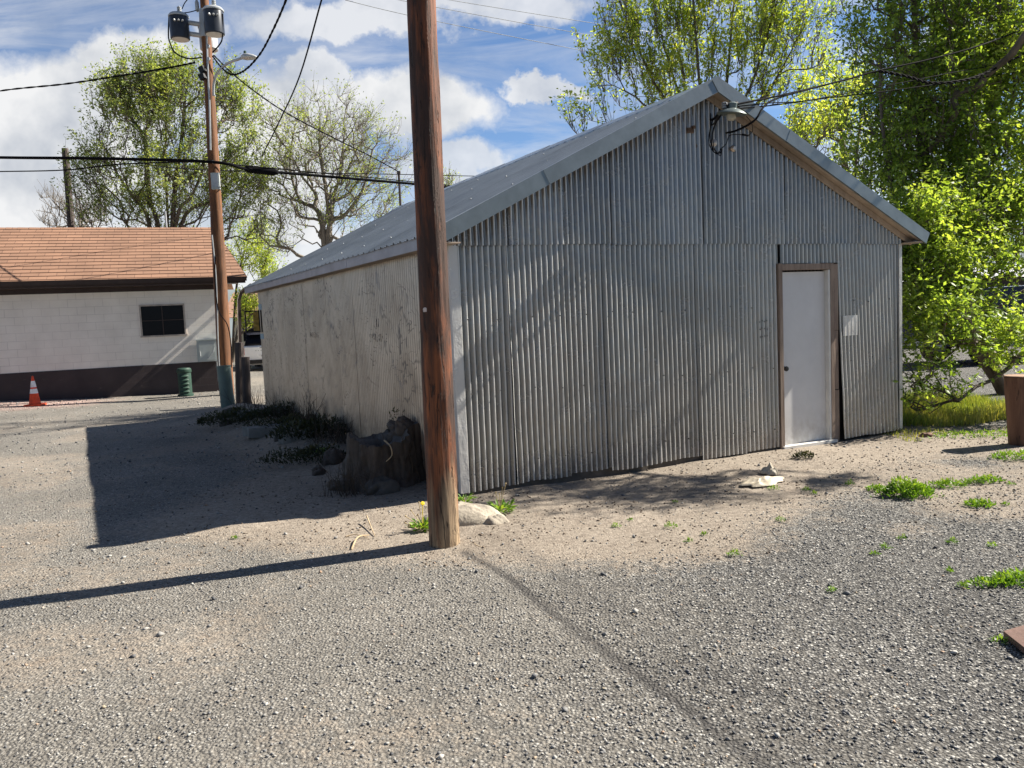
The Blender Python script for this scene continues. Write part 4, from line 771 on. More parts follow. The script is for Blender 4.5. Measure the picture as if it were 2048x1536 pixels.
m=MB(); m.add([bb-e*1.3-f*.5+K*2.25,bb+e*13.3-f*.5+K*2.25,bb+e*13.3+f*2.5+K*2.8,bb-e*1.3+f*2.5+K*2.8,bb+e*13.3+f*6.5+K*2.25,bb-e*1.3+f*6.5+K*2.25],[(0,1,2,3),(3,2,4,5),(0,3,5),(1,4,2),(0,5,4,1)]); m.build('roof',MT['wroof'],bn)
# house glimpsed through the gap
bb=at(470,700,44); bb[2]=0; h2=root('distant_house',tuple(bb),.1,'distant cream house with a brown roof glimpsed between the house and the shed','house')
m=MB(); m.box(bb,np.array([9.,.9,0]),np.array([-.6,6,0]),K*2.5); m.build('wall',MT['wall2'],h2)
m=MB(); a=bb+K*2.35-np.array([.4,.7,0]); m.add([a,a+np.array([9.8,1.,0]),a+np.array([9.5,4.,1.5]),a+np.array([-.3,3.2,1.5]),a+np.array([9.2,7.5,0]),a+np.array([-.6,6.8,0])],[(0,1,2,3),(3,2,4,5),(0,3,5),(1,4,2),(0,5,4,1)]); m.build('roof',MT['roof2'],h2)
m=MB(); m.box(bb+np.array([.55,-.02,1.0]),np.array([.9,.09,0]),np.array([0,-.04,0]),K*1.); m.box(bb+np.array([2.0,.12,.1]),np.array([.9,.09,0]),np.array([0,-.04,0]),K*1.95); m.build('window',MT['glass'],h2)
# ------------------------------------------------------------------ log post, stump, slabs, rocks, plate, bag
a=gp(2044,889); b=a+K*.76+np.array([-.035,0,0]); m=MB(); wood_pole(m,a-K*.05,b,.125,.152,n=32,rows=24,am=.006,seed=5)
lgp=root('log_post',tuple(a),0,'short thick reddish log post standing upright at the right edge','log post'); m.build('log_side',MT['logw'],lgp,smooth=.8)
m=MB(); m.lathe(b,[(.0,.0005),(.147,.0005),(.150,.006),(.143,.012),(0,.013)],32); m.build('cut_end',plain('log_end',(.33,.21,.14),.85,0,.3,14.,.5),lgp)
def lump(name,c,rx,ry,rz_,seed,mat,label,cat,rot=0.,flat=.0,n=26,group=None,rough=.25,parent=None,sharp=False):
    th=np.linspace(0,2*np.pi,n*2,endpoint=False);ph=np.linspace(-.5,np.pi/2,n);T,P_=np.meshgrid(th,ph); x=np.cos(P_)*np.cos(T);y=np.cos(P_)*np.sin(T);z=np.sin(P_)
    d=1+rough*(vnoise(x*1.3+z+5,y*1.3-z*.7+5,1.6,seed)-.5)*2+rough*.4*(vnoise(x*3+z*2+9,y*3-z+9,2,seed+2)-.5)*2
    d=d+.035*(vnoise(x*7+9,y*7+z*5+9,1.,seed+4)-.5)*2+.018*(vnoise(x*17+9,y*17+z*13+9,1.,seed+5)-.5)*2
    if sharp: d=np.minimum(d,1.02-.12*np.abs(np.sin(T*2.3+seed)))*.8+d*.2
    x,y,z=x*d*rx,y*d*ry,z*d*rz_; cr,sr=math.cos(rot),math.sin(rot); X_=c[0]+x*cr-y*sr;Y_=c[1]+x*sr+y*cr;Z_=c[2]+z
    V_=np.stack([X_,Y_,Z_],-1).reshape(-1,3); I=np.arange(T.size).reshape(T.shape); J=np.roll(I,-1,1); F=np.stack([I[:-1],J[:-1],J[1:],I[1:]],-1).reshape(-1,4)
    o=mesh_np(name,V_,F,mat,M0=None if parent is not None else Matrix.Translation(Vector(c)),parent=parent,smooth=True)
    return tag(o,label,cat,group) if label else o
c=gp(918,1058)+np.array([0,.20,-.02]); lump('boulder',c,.38,.20,.19,3,MT['rock'],'large pale boulder lying behind the foot of the near pole','rock',.1,rough=.26,sharp=True,n=40)
c=gp(990,1050)+np.array([0,.04,-.02]); lump('rock',c,.13,.10,.10,6,MT['rock'],'smaller pale rock at the right end of the boulder','rock',.4,rough=.3,sharp=True)
c=gp(850,1075)+np.array([0,.28,-.02]); 
lump('fieldstone',gp(1852,872),.09,.05,.04,8,plain('brown_stone',(.17,.10,.07),.9),'small brown stone lying on the dirt near the grass','rock',.3)
for (px,py,sx_,sy_,rz,lab) in((530,838,.42,.26,.35,'flat concrete slab farthest back beside the dead brush'),(548,868,.40,.22,.25,'flat concrete slab in the middle of the row of slabs'),(597,886,.24,.17,.1,'broken concrete slab nearest the stump')):
    c=gp(px,py,.10); c[2]=float(gz(c[0],c[1]))+.075; m=MB(); n=14; vs_=[]; vz=[]
    for k in range(n):
        t=2*math.pi*k/n; q=max(abs(math.cos(t)),abs(math.sin(t))); rr_=(1/q)*(1+.10*math.sin(k*2.7+px)); x,y=math.cos(t)*rr_*sx_,math.sin(t)*rr_*sy_; cr,sr=math.cos(rz),math.sin(rz); vs_.append(c+np.array([x*cr-y*sr,x*sr+y*cr,.0+.015*math.sin(k)]))
    m.add([p-K*.14 for p in vs_]+vs_,[tuple(range(n))[::-1],tuple(range(n,2*n))]+[(k,(k+1)%n,n+(k+1)%n,n+k) for k in range(n)]); tag(m.build('concrete_slab',MT['slab']),lab,'slab','concrete slabs along the shaded side of the shed')
# stump
c=np.array([-1.40,8.22,0.]); st=root('tree_stump',tuple(c),0,'broad hollow tree stump with rough bark in the shade beside the near pole','tree stump')
n=90; rows=26; T=np.linspace(0,2*np.pi,n,endpoint=False); R_=np.linspace(0,1,rows); TT,RR=np.meshgrid(T,R_)
rad=.40*(1-.10*RR+.22*(1-RR)**4)*(1+.10*np.sin(TT*3+.5)+.06*np.sin(TT*7))+.05*(vnoise(TT*12,RR*2.2,1.,2)-.5)*2+.022*(vnoise(TT*26,RR*9,1.,12)-.5)*2
h=.52+.05*np.sin(TT*2+1)+.05*(vnoise(TT*9,TT*0,1.,14)-.5)+.09*np.clip(np.sin(TT-5.4),0,1)+.03*(vnoise(TT*5,TT*0,1.,4)-.5)
X_=c[0]+rad*np.cos(TT);Y_=c[1]+rad*np.sin(TT);Z_=RR*h-.04
V1=np.stack([X_,Y_,Z_],-1).reshape(-1,3); I=np.arange(TT.size).reshape(TT.shape);J=np.roll(I,-1,1);F=np.stack([I[:-1],J[:-1],J[1:],I[1:]],-1).reshape(-1,4)
mesh_np('bark',V1,F,MT['bark'],parent=st,smooth=True)
rr_=np.linspace(1,.0,9); P2=[];
for r_ in rr_:
    P2.append(np.stack([c[0]+rad[-1]*r_*np.cos(T),c[1]+rad[-1]*r_*np.sin(T),Z_[-1]*1.0-.14*(1-r_)**.5*(.6+.5*vnoise(T*3,r_+T*0,1.,9))-.002],-1))
V2=np.concatenate(P2); I=np.arange(len(V2)).reshape(9,n);J=np.roll(I,-1,1);F=np.stack([I[:-1],J[:-1],J[1:],I[1:]],-1).reshape(-1,4); mesh_np('cut_top',V2,F,MT['greyw'],parent=st)
lump('broken_wood',c+np.array([.22,.05,.50]),.16,.12,.16,12,MT['bark'],None,None,.4,rough=.4,parent=st)
def curve_thing(pts,r,name,mat,label,cat,group=None,tap=.4):
    P_=smooth_pts(pts,5); m=MB(); m.tube(P_,[r*(1-(1-tap)*i/len(P_)) for i in range(len(P_))],6); return tag(m.build(name,MT[mat],smooth=True),label,cat,group)
s0=c+np.array([0,-.45,0])
curve_thing([c+np.array([.10,-.42,.50]),c+np.array([.17,-.50,.45]),c+np.array([.18,-.50,.36]),c+np.array([.12,-.50,.30])],.009,'dead_root','stick','curled dead root hanging on the front of the stump','root')
curve_thing([gp(690,935)+K*.02,gp(660,945)+K*.03,gp(640,936)+K*.03],.016,'dead_branch','stick','thick dead branch lying on the shaded ground left of the stump','branch')
curve_thing([gp(685,938)+K*.04,gp(675,915)+K*.12,gp(674,905)+K*.2],.008,'dead_twig','stick','upright curved twig beside the branch left of the stump','twig')
curve_thing([gp(703,1102)+K*.01,gp(716,1082)+K*.03,gp(738,1074)+K*.015],.009,'dead_twig','stick','forked dead twig on sunlit dirt left of the near pole','twig')
curve_thing([gp(734,1043)+K*.05,gp(742,1060)+K*.03,gp(750,1075)+K*.01],.007,'dead_twig','stick','thin tan twig standing on the dirt between the shadows','twig')
curve_thing([gp(690,1076)+K*.01,gp(712,1074)+K*.02,gp(738,1079)+K*.01],.005,'dead_twig','stick','flat thin twig crossing behind the forked twig','twig')
curve_thing([gp(937,1080)+K*.008,gp(958,1096)+K*.012,gp(985,1098)+K*.008],.005,'dead_twig','stick','small dark twig lying right of the near pole foot','twig')
a,b,c3,d3=gp(2007,1274),gp(2052,1310),gp(2170,1280),gp(2120,1240); m=MB(); m.add([a,b,c3,d3]+[p+K*.03 for p in(a,b,c3,d3)],[(3,2,1,0),(4,5,6,7),(0,1,5,4),(1,2,6,5),(2,3,7,6),(3,0,4,7)]); tag(m.build('steel_plate',MT['plate']),'rusty brown flat plate lying on gravel at the right edge','plate')
# crumpled bag: a flat part and a peaked part in one skin
nb=40; gx_,gy_=np.meshgrid(np.linspace(-1,1,nb),np.linspace(-1,1,nb)); R2=np.hypot(gx_,gy_); ang=np.arctan2(gy_,gx_); rim=(1+.16*np.sin(ang*3+1)+.08*np.sin(ang*7)); sq=np.maximum(np.abs(gx_),np.abs(gy_)); gx2=gx_/np.maximum(R2,1e-6)*sq*rim;gy2=gy_/np.maximum(R2,1e-6)*sq*rim
prof=(1-sq**2)
def bagm(c,rx,ry,hh,rot,seed,pk=0.):
    z=hh*prof**.6*(.55+.9*vnoise(gx_+3,gy_+3,3.,seed))+.012*prof*(vnoise(gx_+3,gy_+3,9.,seed+1)-.5)+pk*np.exp(-((gx_-.1)**2+(gy_-.1)**2)/.06)
    cr,sr=math.cos(rot),math.sin(rot);x,y=gx2*rx,gy2*ry; return np.stack([c[0]+x*cr-y*sr,c[1]+x*sr+y*cr,c[2]+z],-1).reshape(-1,3)
c1=gp(1526,965);c2_=gp(1540,946); Vb=np.concatenate([bagm(c1,.25,.12,.045,.5,3),bagm(c2_,.09,.08,.06,.4,7,.05)]); I=np.arange(nb*nb).reshape(nb,nb);F=np.stack([I[:-1,:-1],I[:-1,1:],I[1:,1:],I[1:,:-1]],-1).reshape(-1,4); F=np.concatenate([F,F+nb*nb])
tag(mesh_np('plastic_bag',Vb,F,MT['bag'],M0=Matrix.Translation(Vector(c1)),smooth=True),'crumpled cream plastic bag lying on the dirt left of the door','bag')
# ------------------------------------------------------------------ trees
def unit(v): return v/(np.linalg.norm(v,axis=-1,keepdims=True)+1e-9)
def skeleton(base,trunks,env,n,seed,bend=.35,seg=.45,pathw=.25,jit=.05,up=.5):
    """greedy branching: each target in the crown joins the nearest limb by a curved path"""
    R=np.random.default_rng(seed); pos=[];par=[]; dist=[]
    for tr in trunks:
        P_=smooth_pts([base]+tr if np.linalg.norm(np.array(tr[0])-base)>1e-6 else tr,5); prev=-1
        for i,p in enumerate(P_):
            if i==0 and pos: prev=0; continue
            pos.append(np.array(p,float));par.append(prev);dist.append(0 if prev<0 else dist[prev]+np.linalg.norm(pos[-1]-pos[prev])); prev=len(pos)-1
    tg=[]
    tw=np.array([e[4] if len(e)>4 else e[1]*e[2]*e[3] for e in env]);tw=tw/tw.sum()
    for e,k in zip(env,(tw*n).astype(int)):
        v=R.normal(size=(k,3));v=unit(v)*(R.random((k,1))**(1/2.2)); tg.append(np.array(e[0])+v*np.array(e[1:4]))
    tg=np.concatenate(tg); tg=tg[tg[:,2]>.25]; tg=tg[np.argsort(np.linalg.norm(tg-base,axis=1)+R.normal(size=len(tg))*.4)]
    cap=len(pos)+len(tg)*9; PA=np.zeros((cap,3));DA=np.zeros(cap);PR=np.full(cap,-1);k=len(pos);PA[:k]=pos;DA[:k]=dist;PR[:k]=par; tips=[]
    for t in tg:
        d=PA[:k]-t; dd=np.sqrt((d**2).sum(1)); low=np.maximum(PA[:k,2]-t[2]+.1,0)*1.2
        j=int(np.argmin(dd+pathw*DA[:k]+low)); D=dd[j]; 
        if D<.05: continue
        m=max(2,min(8,int(D/seg)+1)); a=PA[j]; g=PA[j]-PA[PR[j]] if PR[j]>=0 else np.array([0,0,1.]); g=unit(g)
        c=a+(g*.7+np.array([0,0,up*.3]))*D*bend+(t-a)*.25; prev=j
        for i in range(1,m+1):
            s=i/m; p=a*(1-s)**2+2*s*(1-s)*c+t*s*s+R.normal(size=3)*jit*(i<m)
            if k>=cap: break
            PA[k]=p;PR[k]=prev;DA[k]=DA[prev]+np.linalg.norm(p-PA[prev]);prev=k;k+=1
        tips.append(prev)
    return PA[:k],PR[:k],DA[:k],np.array(tips)
def radii(PR,tips,r0,tip=.006,ex=2.3):
    w=np.zeros(len(PR)); w[tips]=1
    for i in range(len(PR)-1,-1,-1):
        if w[i]==0: w[i]=.2
        if PR[i]>=0: w[PR[i]]+=w[i]
    r=(w/w.max())**(1/ex)*r0; return np.maximum(r,tip)
def wood_mesh(PA,PR,r,name,mat,parent,sides=5):
    idx=np.where(PR>=0)[0]; a=PA[PR[idx]];b=PA[idx];rb=r[idx];ra=np.minimum(r[PR[idx]],rb*1.35); d=unit(b-a); b=b+d*rb[:,None]*.5
    ref=np.where(np.abs(d[:,2:3])<.9,np.array([[0,0,1.]]),np.array([[1.,0,0]])); x=unit(np.cross(d,ref));y=np.cross(d,x)
    T=np.arange(sides)*2*np.pi/sides; off=np.cos(T)[None,:,None]*x[:,None]+np.sin(T)[None,:,None]*y[:,None]
    V_=np.concatenate([a[:,None]+off*ra[:,None,None],b[:,None]+off*rb[:,None,None]],1); n=len(idx);k=np.arange(sides);kk=(k+1)%sides
    F=np.stack([k,kk,kk+sides,k+sides],1)[None]+(2*sides*np.arange(n))[:,None,None]
    return mesh_np(name,V_.reshape(-1,3),F.reshape(-1,4),mat,parent=parent,smooth=True)
def leaves(c,s,name,mat,parent,R,tone,ratio=.5,droop=.3,fold=.25,extra=None,nbase=None):
    n=len(c); d=unit(R.normal(size=(n,3))*np.array([1,1,.7])+np.array([0,0,-droop])); q=unit(np.cross(d,np.array([0,0,1.])+R.normal(size=(n,3))*.55)); nn=np.cross(d,q)
    s=np.asarray(s)[:,None]; w=s*ratio*.5
    V_=np.stack([c,c+d*s*.42+q*w+nn*w*fold,c+d*s,c+d*s*.42-q*w+nn*w*fold],1)
    F=np.array([[0,1,2],[0,2,3]])[None]+(4*np.arange(n))[:,None,None]
    kw=dict(parent=parent) if parent is not None else dict(M0=Matrix.Translation(Vector(nbase)))
    return mesh_np(name,V_.reshape(-1,3),F.reshape(-1,3),mat,attrs=dict(tone=np.repeat(tone,4)),**kw)
def tree(name,base,trunks,env,n,seed,r0,leafmat,bark,label,per=14,spread=.3,lsize=(.05,.09),cat='tree',tip=.006,pathw=.25,bend=.35,barefrac=0.,inner=.35,leaflets=1,keep=None,group=None,ex=2.3,jit=.05,up=.5,twigs=3.,tup=.7,tlen=(.25,.7)):
    R=np.random.default_rng(seed); base=np.array(base,float); rt_=root(name,tuple(base),0,label,cat,group)
    PA,PR,DA,tips=skeleton(base,trunks,env,n,seed,bend=bend,pathw=pathw,jit=jit,up=up); r=radii(PR,tips,r0,tip,ex)
    thin=np.where((r<max(tip*3,.02))&(DA>.3)&(PA[:,2]>base[2]+.3))[0]; k=thin[R.integers(0,len(thin),int(n*twigs))]
    out_=PA[k]-np.array([base[0],base[1],0])-np.array([0,0,1])*PA[k,2:3]*.75; d=unit(unit(out_)*.55+np.array([0,0,tup])+R.normal(size=(len(k),3))*.42); Lt=R.uniform(*tlen,len(k))[:,None]
    m1=PA[k]+d*Lt*.5; m2=m1+unit(d+R.normal(size=d.shape)*.22+np.array([0,0,.12]))*Lt*.5; n0=len(PA)
    if keep is not None: q=keep(m2,R,True); k,m1,m2=k[q],m1[q],m2[q]
    PA=np.concatenate([PA,m1,m2]); i1=np.arange(n0,n0+len(k)); PR=np.concatenate([PR,k,i1]); r=np.concatenate([r,np.full(len(k),tip*.75),np.full(len(k),tip*.45)]); DA=np.concatenate([DA,DA[k],DA[k]])
    tips=np.concatenate([i1[R.random(len(i1))<.6],i1+len(k)])
    wood_mesh(PA,PR,r,'trunk' ,bark,rt_,4)
    if per>0:
        src=tips[R.random(len(tips))>barefrac]; thin=np.where((r<max(tip*2.2,.012))&(DA>0))[0]; ins=thin[R.random(len(thin))<inner]; src=np.concatenate([src,ins])
        clump=vnoise(PA[src,0]*1.1+PA[src,1]*.7,PA[src,2]*1.1,1.,seed)
        cnt=np.maximum((per*(.35+1.3*clump)*R.uniform(.5,1.5,len(src))).astype(int),1); c=np.repeat(PA[src],cnt,0); tn=np.repeat(.36+.42*clump+.12*R.normal(size=len(src)),cnt)
        c=c+unit(R.normal(size=c.shape))*(R.random((len(c),1))**.6)*spread
        if leaflets>1: c=np.repeat(c,leaflets,0)+R.normal(size=(len(c)*leaflets,3))*lsize[0]*.25; tn=np.repeat(tn,leaflets)
        if keep is not None: k=keep(c,R); c,tn=c[k],tn[k]
        tn=np.clip(tn+R.normal(size=len(c))*.16,0,1)
        leaves(c,R.uniform(*lsize,len(c)),'crown',leafmat,rt_,R,tn)
    return rt_
def E_(px,py,Y,rx,ry,rz,w=None):
    c=at(px,py,Y); return (c,rx,ry,rz) if w is None else (c,rx,ry,rz,w)
def base_at(px,Y): 
    p=at(px,700,Y); return np.array([p[0],p[1],0.])
# left full tree beyond the house
b=base_at(330,33); T=lambda *a:at(*a)
tree('leafy_tree',b,[[T(318,470,33),T(300,400,33.2),T(292,300,33.5),T(296,220,33.7)],[T(345,460,33),T(350,380,33),T(365,260,33),T(372,170,33)],[T(352,450,32.8),T(385,390,32.5),T(420,300,32.3),T(450,220,32.2)],[T(300,455,33),T(265,395,33),T(225,330,33),T(200,270,33)],[T(360,455,33),T(430,400,33.6),T(480,360,34)],[T(335,440,33),T(330,330,34),T(335,200,34)]],
 [E_(300,250,33,2.1,2.2,3.0),E_(420,290,33,2.3,2.2,3.4),E_(360,400,33,3.6,2.6,2.4),E_(235,360,33,1.7,1.8,2.5),E_(320,170,33,1.3,1.2,1.0,10),E_(490,390,33,1.2,1.8,2.6),E_(250,200,33,.9,1,1.0,6),E_(185,380,33,.8,1.2,1.9,6),E_(440,200,33,1.0,1.2,1.1,6)],1000,21,.24,MT['leafA'],MT['brk'],'large many-stemmed tree with young leaves behind the brown shingle roof',per=7.5,spread=.22,lsize=(.08,.15),tip=.008,inner=.0,jit=.05,bend=.25,ex=2.05,twigs=4.2,tlen=(.4,1.1),tup=.8)
b=base_at(650,34)
tree('sparse_tree',b,[[T(648,500,34),T(640,470,34),T(655,430,34),T(652,380,34),T(640,300,34),T(640,220,34)],[T(655,470,34),T(690,430,33.6),T(725,380,33.4),T(745,300,33.3)],[T(645,450,34),T(600,400,34.5),T(580,330,34.6),T(590,250,34.6)],[T(660,440,34),T(680,350,34.5),T(690,250,34.8)]],
 [E_(650,290,34,2.3,2.2,2.6),E_(740,330,34,1.7,2,2.2),E_(580,340,34,1.5,2,2.8),E_(700,420,34,2.2,2,1.4),E_(560,450,34,1.3,1.6,1.6)],620,31,.24,MT['leafA'],MT['brkl'],'sparse round tree with curving pale limbs left of the near pole',per=4.2,spread=.22,lsize=(.07,.12),tip=.008,inner=0.,jit=.09,barefrac=.15,ex=2.05,twigs=3.6,tlen=(.4,1.0),tup=.3)
b=base_at(155,36)
tree('bare_tree',b,[[T(150,470,36),T(130,430,36),T(100,395,36)],[T(160,460,36),T(150,420,36)]],[E_(125,420,36,1.2,1.2,1.1),E_(175,430,36,.9,1.2,.9)],170,41,.10,MT['leafA'],MT['brkl'],'small bare-branched tree at the left beside the short bare pole',per=0,tip=.009,jit=.07,twigs=3,ex=2.05)
b=base_at(462,37)
tree('leafy_tree',b,[[T(468,640,37),T(475,560,37),T(490,500,37)],[T(490,600,37),T(540,560,37)]],[E_(505,510,37,1.3,1.2,1.6),E_(540,575,37,.8,1,1.5),E_(500,625,37,.6,.8,.9,1.5)],170,43,.09,MT['leafB'],MT['brk'],'bright green young tree in the gap between the house and the shed',per=9,spread=.25,lsize=(.08,.13),tip=.009,inner=.2)
b=base_at(888,38)
tree('bare_tree',b,[[T(888,420,38),T(886,380,38)]],[E_(893,385,38,.75,.7,.95)],60,47,.06,MT['leafA'],MT['brkl'],'top of a nearly bare bush peeking over the shed roof beside the near pole',per=2,spread=.2,lsize=(.08,.12),tip=.010,jit=.06)
# upright yellow-green trees behind the shed
b=base_at(1420,19.5)
tree('yellowgreen_tree',b,[[T(x0,300,19.5),T((x0+x1)/2,150,19.5+dy*.5),T(x1,-20,19.5+dy),T(x2,-220,19.5+dy)] for x0,x1,x2,dy in((1390,1300,1260,.5),(1410,1385,1370,-.5),(1440,1470,1490,.4),(1460,1560,1610,-.3),(1370,1230,1170,0.),(1475,1640,1700,.3))],
 [E_(1300,130,19.5,1.6,.8,2.4,20),E_(1440,60,19.5,1.7,.8,2.6,20),E_(1570,60,19.5,1.5,.8,2.4,20),E_(1220,210,19.3,.8,.9,1.0),E_(1640,200,19.5,1.2,1.2,2.2),E_(1420,-150,19.5,2.6,1.5,1.6),E_(1160,255,19.3,.40,.6,.45,1.3),E_(1260,60,19.5,.9,1,1.4,4)],620,51,.10,MT['leafB'],MT['brk'],'tall yellow-green tree with upright branches directly behind the shed ridge',per=5.5,spread=.15,lsize=(.07,.13),tip=.0055,bend=.22,inner=.0,up=1.2,ex=2.0,twigs=4.5,tlen=(.3,.9),tup=1.5,jit=.035)
b=base_at(1700,23)
tree('leafy_tree',b,[[T(1690,350,23),T(1680,250,23),T(1670,150,23)],[T(1710,350,23),T(1730,200,23)]],[E_(1670,280,23,1.6,1.5,2.4),E_(1600,300,23,1.0,1.2,1.4)],190,53,.15,MT['leafB'],MT['brk'],'bushy green tree between the yellow-green tree and the dense right tree',per=8,spread=.22,lsize=(.08,.13),tip=.008,inner=.1,ex=2.05)
# dense tree whose boughs hang beside the shed's right wall
def keepR(c,R,wood=False):
    d=c-SA; s=d@NF; u_=d[:,:2]@U[:2]; inside=(u_<W+.10)&(u_>-1)&(s<.06)&(c[:,2]<4.0)           # never inside the shed
    # keep the low sun clear over the left part of the gable wall
    t=-(s)/(SUN@NF); 
    den=float(SUN@NF); tt=s/den; P_=c-SUN*tt[:,None]; q=P_-SA; uu=q[:,:2]@U[:2]/(1.); zz=P_[:,2]
    lit=(tt>0)&(uu>-.1)&(uu<3.6)&(zz>.75-.08*uu)&(zz<2.5)
    soft=(tt>0)&(uu>-.1)&(uu<3.6)&(zz>-.2)&(zz<=.75-.08*uu)
    low=(c[:,2]<.45)&(R.random(len(c))<.6)
    tg_=c[:,2]/SUN[2]; G_=c-SUN*tg_[:,None]; bagk=np.hypot(G_[:,0]-2.3,G_[:,1]-7.3)<.38; lit=lit|bagk  # also clears leaves that would shade the plastic bag
    if wood: return ~inside&~lit
    return ~inside&~(lit&(R.random(len(c))<.985))&~(soft&(R.random(len(c))<.6))&~low
b=np.array([8.3,13.2,0.])
tree('dense_tree',b,[[T(1900,600,13),T(1870,420,12.8),T(1840,250,12.6),T(1830,60,12.5),T(1820,-150,12.4)],[T(1930,560,13),T(1960,350,13),T(1990,150,13),T(2020,-80,13)],[T(1890,560,12.8),T(1800,420,12.2),T(1765,250,12),T(1760,80,12)],[T(1900,620,12.6),T(1870,560,11.2),T(1850,600,10.6),T(1850,680,10.3)],[T(1950,600,12.8),T(2050,480,12.2),T(2150,300,12.4)],[T(1960,640,12.4),T(2000,640,11.6),T(2040,680,11)]],
 [E_(1850,150,12.5,1.3,.9,1.7,5),E_(1980,120,13,1.5,1.,1.7,6),E_(1770,230,12.3,.55,1.0,1.3),E_(1900,350,12.5,1.5,1.0,1.3,5),E_(1770,350,12.2,.7,.8,.6),E_(2080,330,12.8,1.4,1.,2.0,3.5),E_(1840,520,11.3,.55,.9,.8,2.0),E_(1930,590,11.3,.55,.7,.45,.4),E_(1860,650,10.7,.50,.7,.62,1.4),E_(1835,770,10.2,.28,.35,.45,.5),E_(1960,680,10.9,.75,.7,.32,.6),E_(2060,700,10.8,.5,.6,.4,.4),E_(1880,460,11.5,.9,1.,.5,1.3),E_(1980,440,11.8,.9,.6,.6,1.2),E_(1960,540,11.4,.6,.6,.35,.7),E_(1850,-80,12.5,1.6,.9,1.4,4),E_(2060,-60,13,1.8,.9,1.7,2.5),E_(1900,790,10.4,.30,.3,.18,.15),E_(1955,480,12,.9,.8,.15),(np.array([7.7,9.65,5.75]),2.2,.75,.6,2.6)],1900,61,.19,MT['leafC'],MT['brk'],'dense green tree whose leafy boughs hang down beside the right end of the shed',per=6.0,spread=.18,lsize=(.05,.095),tip=.0045,inner=.12,leaflets=2,keep=keepR,ex=2.1,bend=.25,twigs=3.2,tlen=(.2,.55),tup=.5)  # last ellipsoid is an out-of-frame bough added to dapple the ground
# dark stones and wood chunks along the shed's shaded side
for i,(v_,o_,sx_,lab) in enumerate([(8.3,.75,.16,'dark rubble lump at the foot of the green cable guard'),(7.4,.95,.13,'dark rubble lump between the old posts and the farthest slab'),(2.4,.55,.20,'dark chunk of broken wood just left of the stump'),(2.0,.85,.12,'small dark wood chunk on soil left of the stump'),(1.15,.85,.16,'dark chunk of wood at the right foot of the stump'),(.75,.55,.20,'dark earth lump between the stump and the shed corner'),(4.4,.7,.13,'dark stone between the broken slab and the shed wall'),(5.6,.85,.11,'dark stone beside the middle slab')]):
    q=SA+V*v_+NS*o_; q[2]=float(gz(q[0],q[1])); lump('wood_chunk' if i in(2,3,4) else 'fieldstone',q,sx_,sx_*.7,sx_*.75,30+i,MT['bark'] if i in(2,3,4) else plain('rubble_stone',(.09,.08,.07),.95,0,.3,9.,.6),lab,'wood chunk' if i in(2,3,4) else 'rock',i*.7,rough=.45,group='dark rubble along the shaded wall',n=18,sharp=True)
# ------------------------------------------------------------------ low plants
def tuft(name,c,rx,ry,h,n,seed,mat,label,cat='weed',group=None,ls=(.02,.045),dome=True,kind=None,ratio=.35):
    R=np.random.default_rng(seed); c=np.asarray(c,float); a=R.uniform(0,6.28,n); r=R.random(n)**.62*(1+.30*(R.random(n)<.05)); x=np.cos(a)*r;y=np.sin(a)*r; k_=(R.random(n)<.12)|(vnoise(x*2.6+7,y*2.6+7,1.5,seed+9)>.30+.25*r)|(n<600)|(mat!=MT['weed']); x,y,r=x[k_],y[k_],r[k_]; n=len(x)
    lump_=.55+.9*vnoise(x*2+5,y*2+5,1.3,seed); top=np.maximum(1-r**2*.8,.12)*h*lump_; z=R.random(n)**.7*top
    P_=np.stack([c[0]+x*rx*(.75+.5*lump_),c[1]+y*ry*(.75+.5*lump_),c[2]+z],-1); tn=np.clip(.25+.6*z/h+R.normal(size=n)*.15,0,1)
    d=unit(np.stack([x*.6+R.normal(size=n)*.7,y*.6+R.normal(size=n)*.7,np.abs(R.normal(size=n))*.9+.2],-1)); q=unit(np.cross(d,R.normal(size=(n,3))));nn=np.cross(d,q); s=R.uniform(*ls,n)[:,None];w_=s*ratio*.5
    V_=np.stack([P_,P_+d*s*.45+q*w_+nn*w_*.3,P_+d*s,P_+d*s*.45-q*w_+nn*w_*.3],1); F=np.array([[0,1,2],[0,2,3]])[None]+(4*np.arange(n))[:,None,None]
    o=mesh_np(name,V_.reshape(-1,3),F.reshape(-1,3),mat,M0=Matrix.Translation(Vector(c)),attrs=dict(tone=np.repeat(tn,4))); return tag(o,label,cat,group,kind)
def gq(px,py): p=gp(px,py); p[2]=float(gz(p[0],p[1])); return p
tuft('weed_clump',gq(1815,990),.19,.12,.125,2600,1,MT['weed'],'largest bright green weed clump in the gravel in front of the door',group='green weed clumps in the gravel')
tuft('weed_clump',gq(1893,972),.15,.07,.06,620,2,MT['weed'],'low weed clump just right of the largest weed clump',group='green weed clumps in the gravel')
tuft('weed_clump',gq(1968,966),.13,.07,.05,330,3,MT['weed'],'thin spread of weeds farther right in line with the largest clump',group='green weed clumps in the gravel')
tuft('weed_clump',gq(2035,918),.24,.12,.08,900,4,MT['weed'],'broad weed clump in front of the log post at the right edge',group='green weed clumps in the gravel')
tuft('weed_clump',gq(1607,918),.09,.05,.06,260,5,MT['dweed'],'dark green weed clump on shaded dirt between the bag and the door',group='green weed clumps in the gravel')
tuft('weed_clump',gq(2040,1160),.14,.09,.05,420,6,MT['weed'],'weed clump at the right edge above the rusty plate',group='green weed clumps in the gravel')
tuft('weed_clump',gq(1985,1166),.11,.05,.035,160,16,MT['weed'],'wispy weed patch left of the clump above the rusty plate',group='green weed clumps in the gravel')
tuft('weed_clump',gq(1958,1012),.08,.07,.05,260,7,MT['weed'],'small weed clump below the thin spread of weeds at right',group='green weed clumps in the gravel')
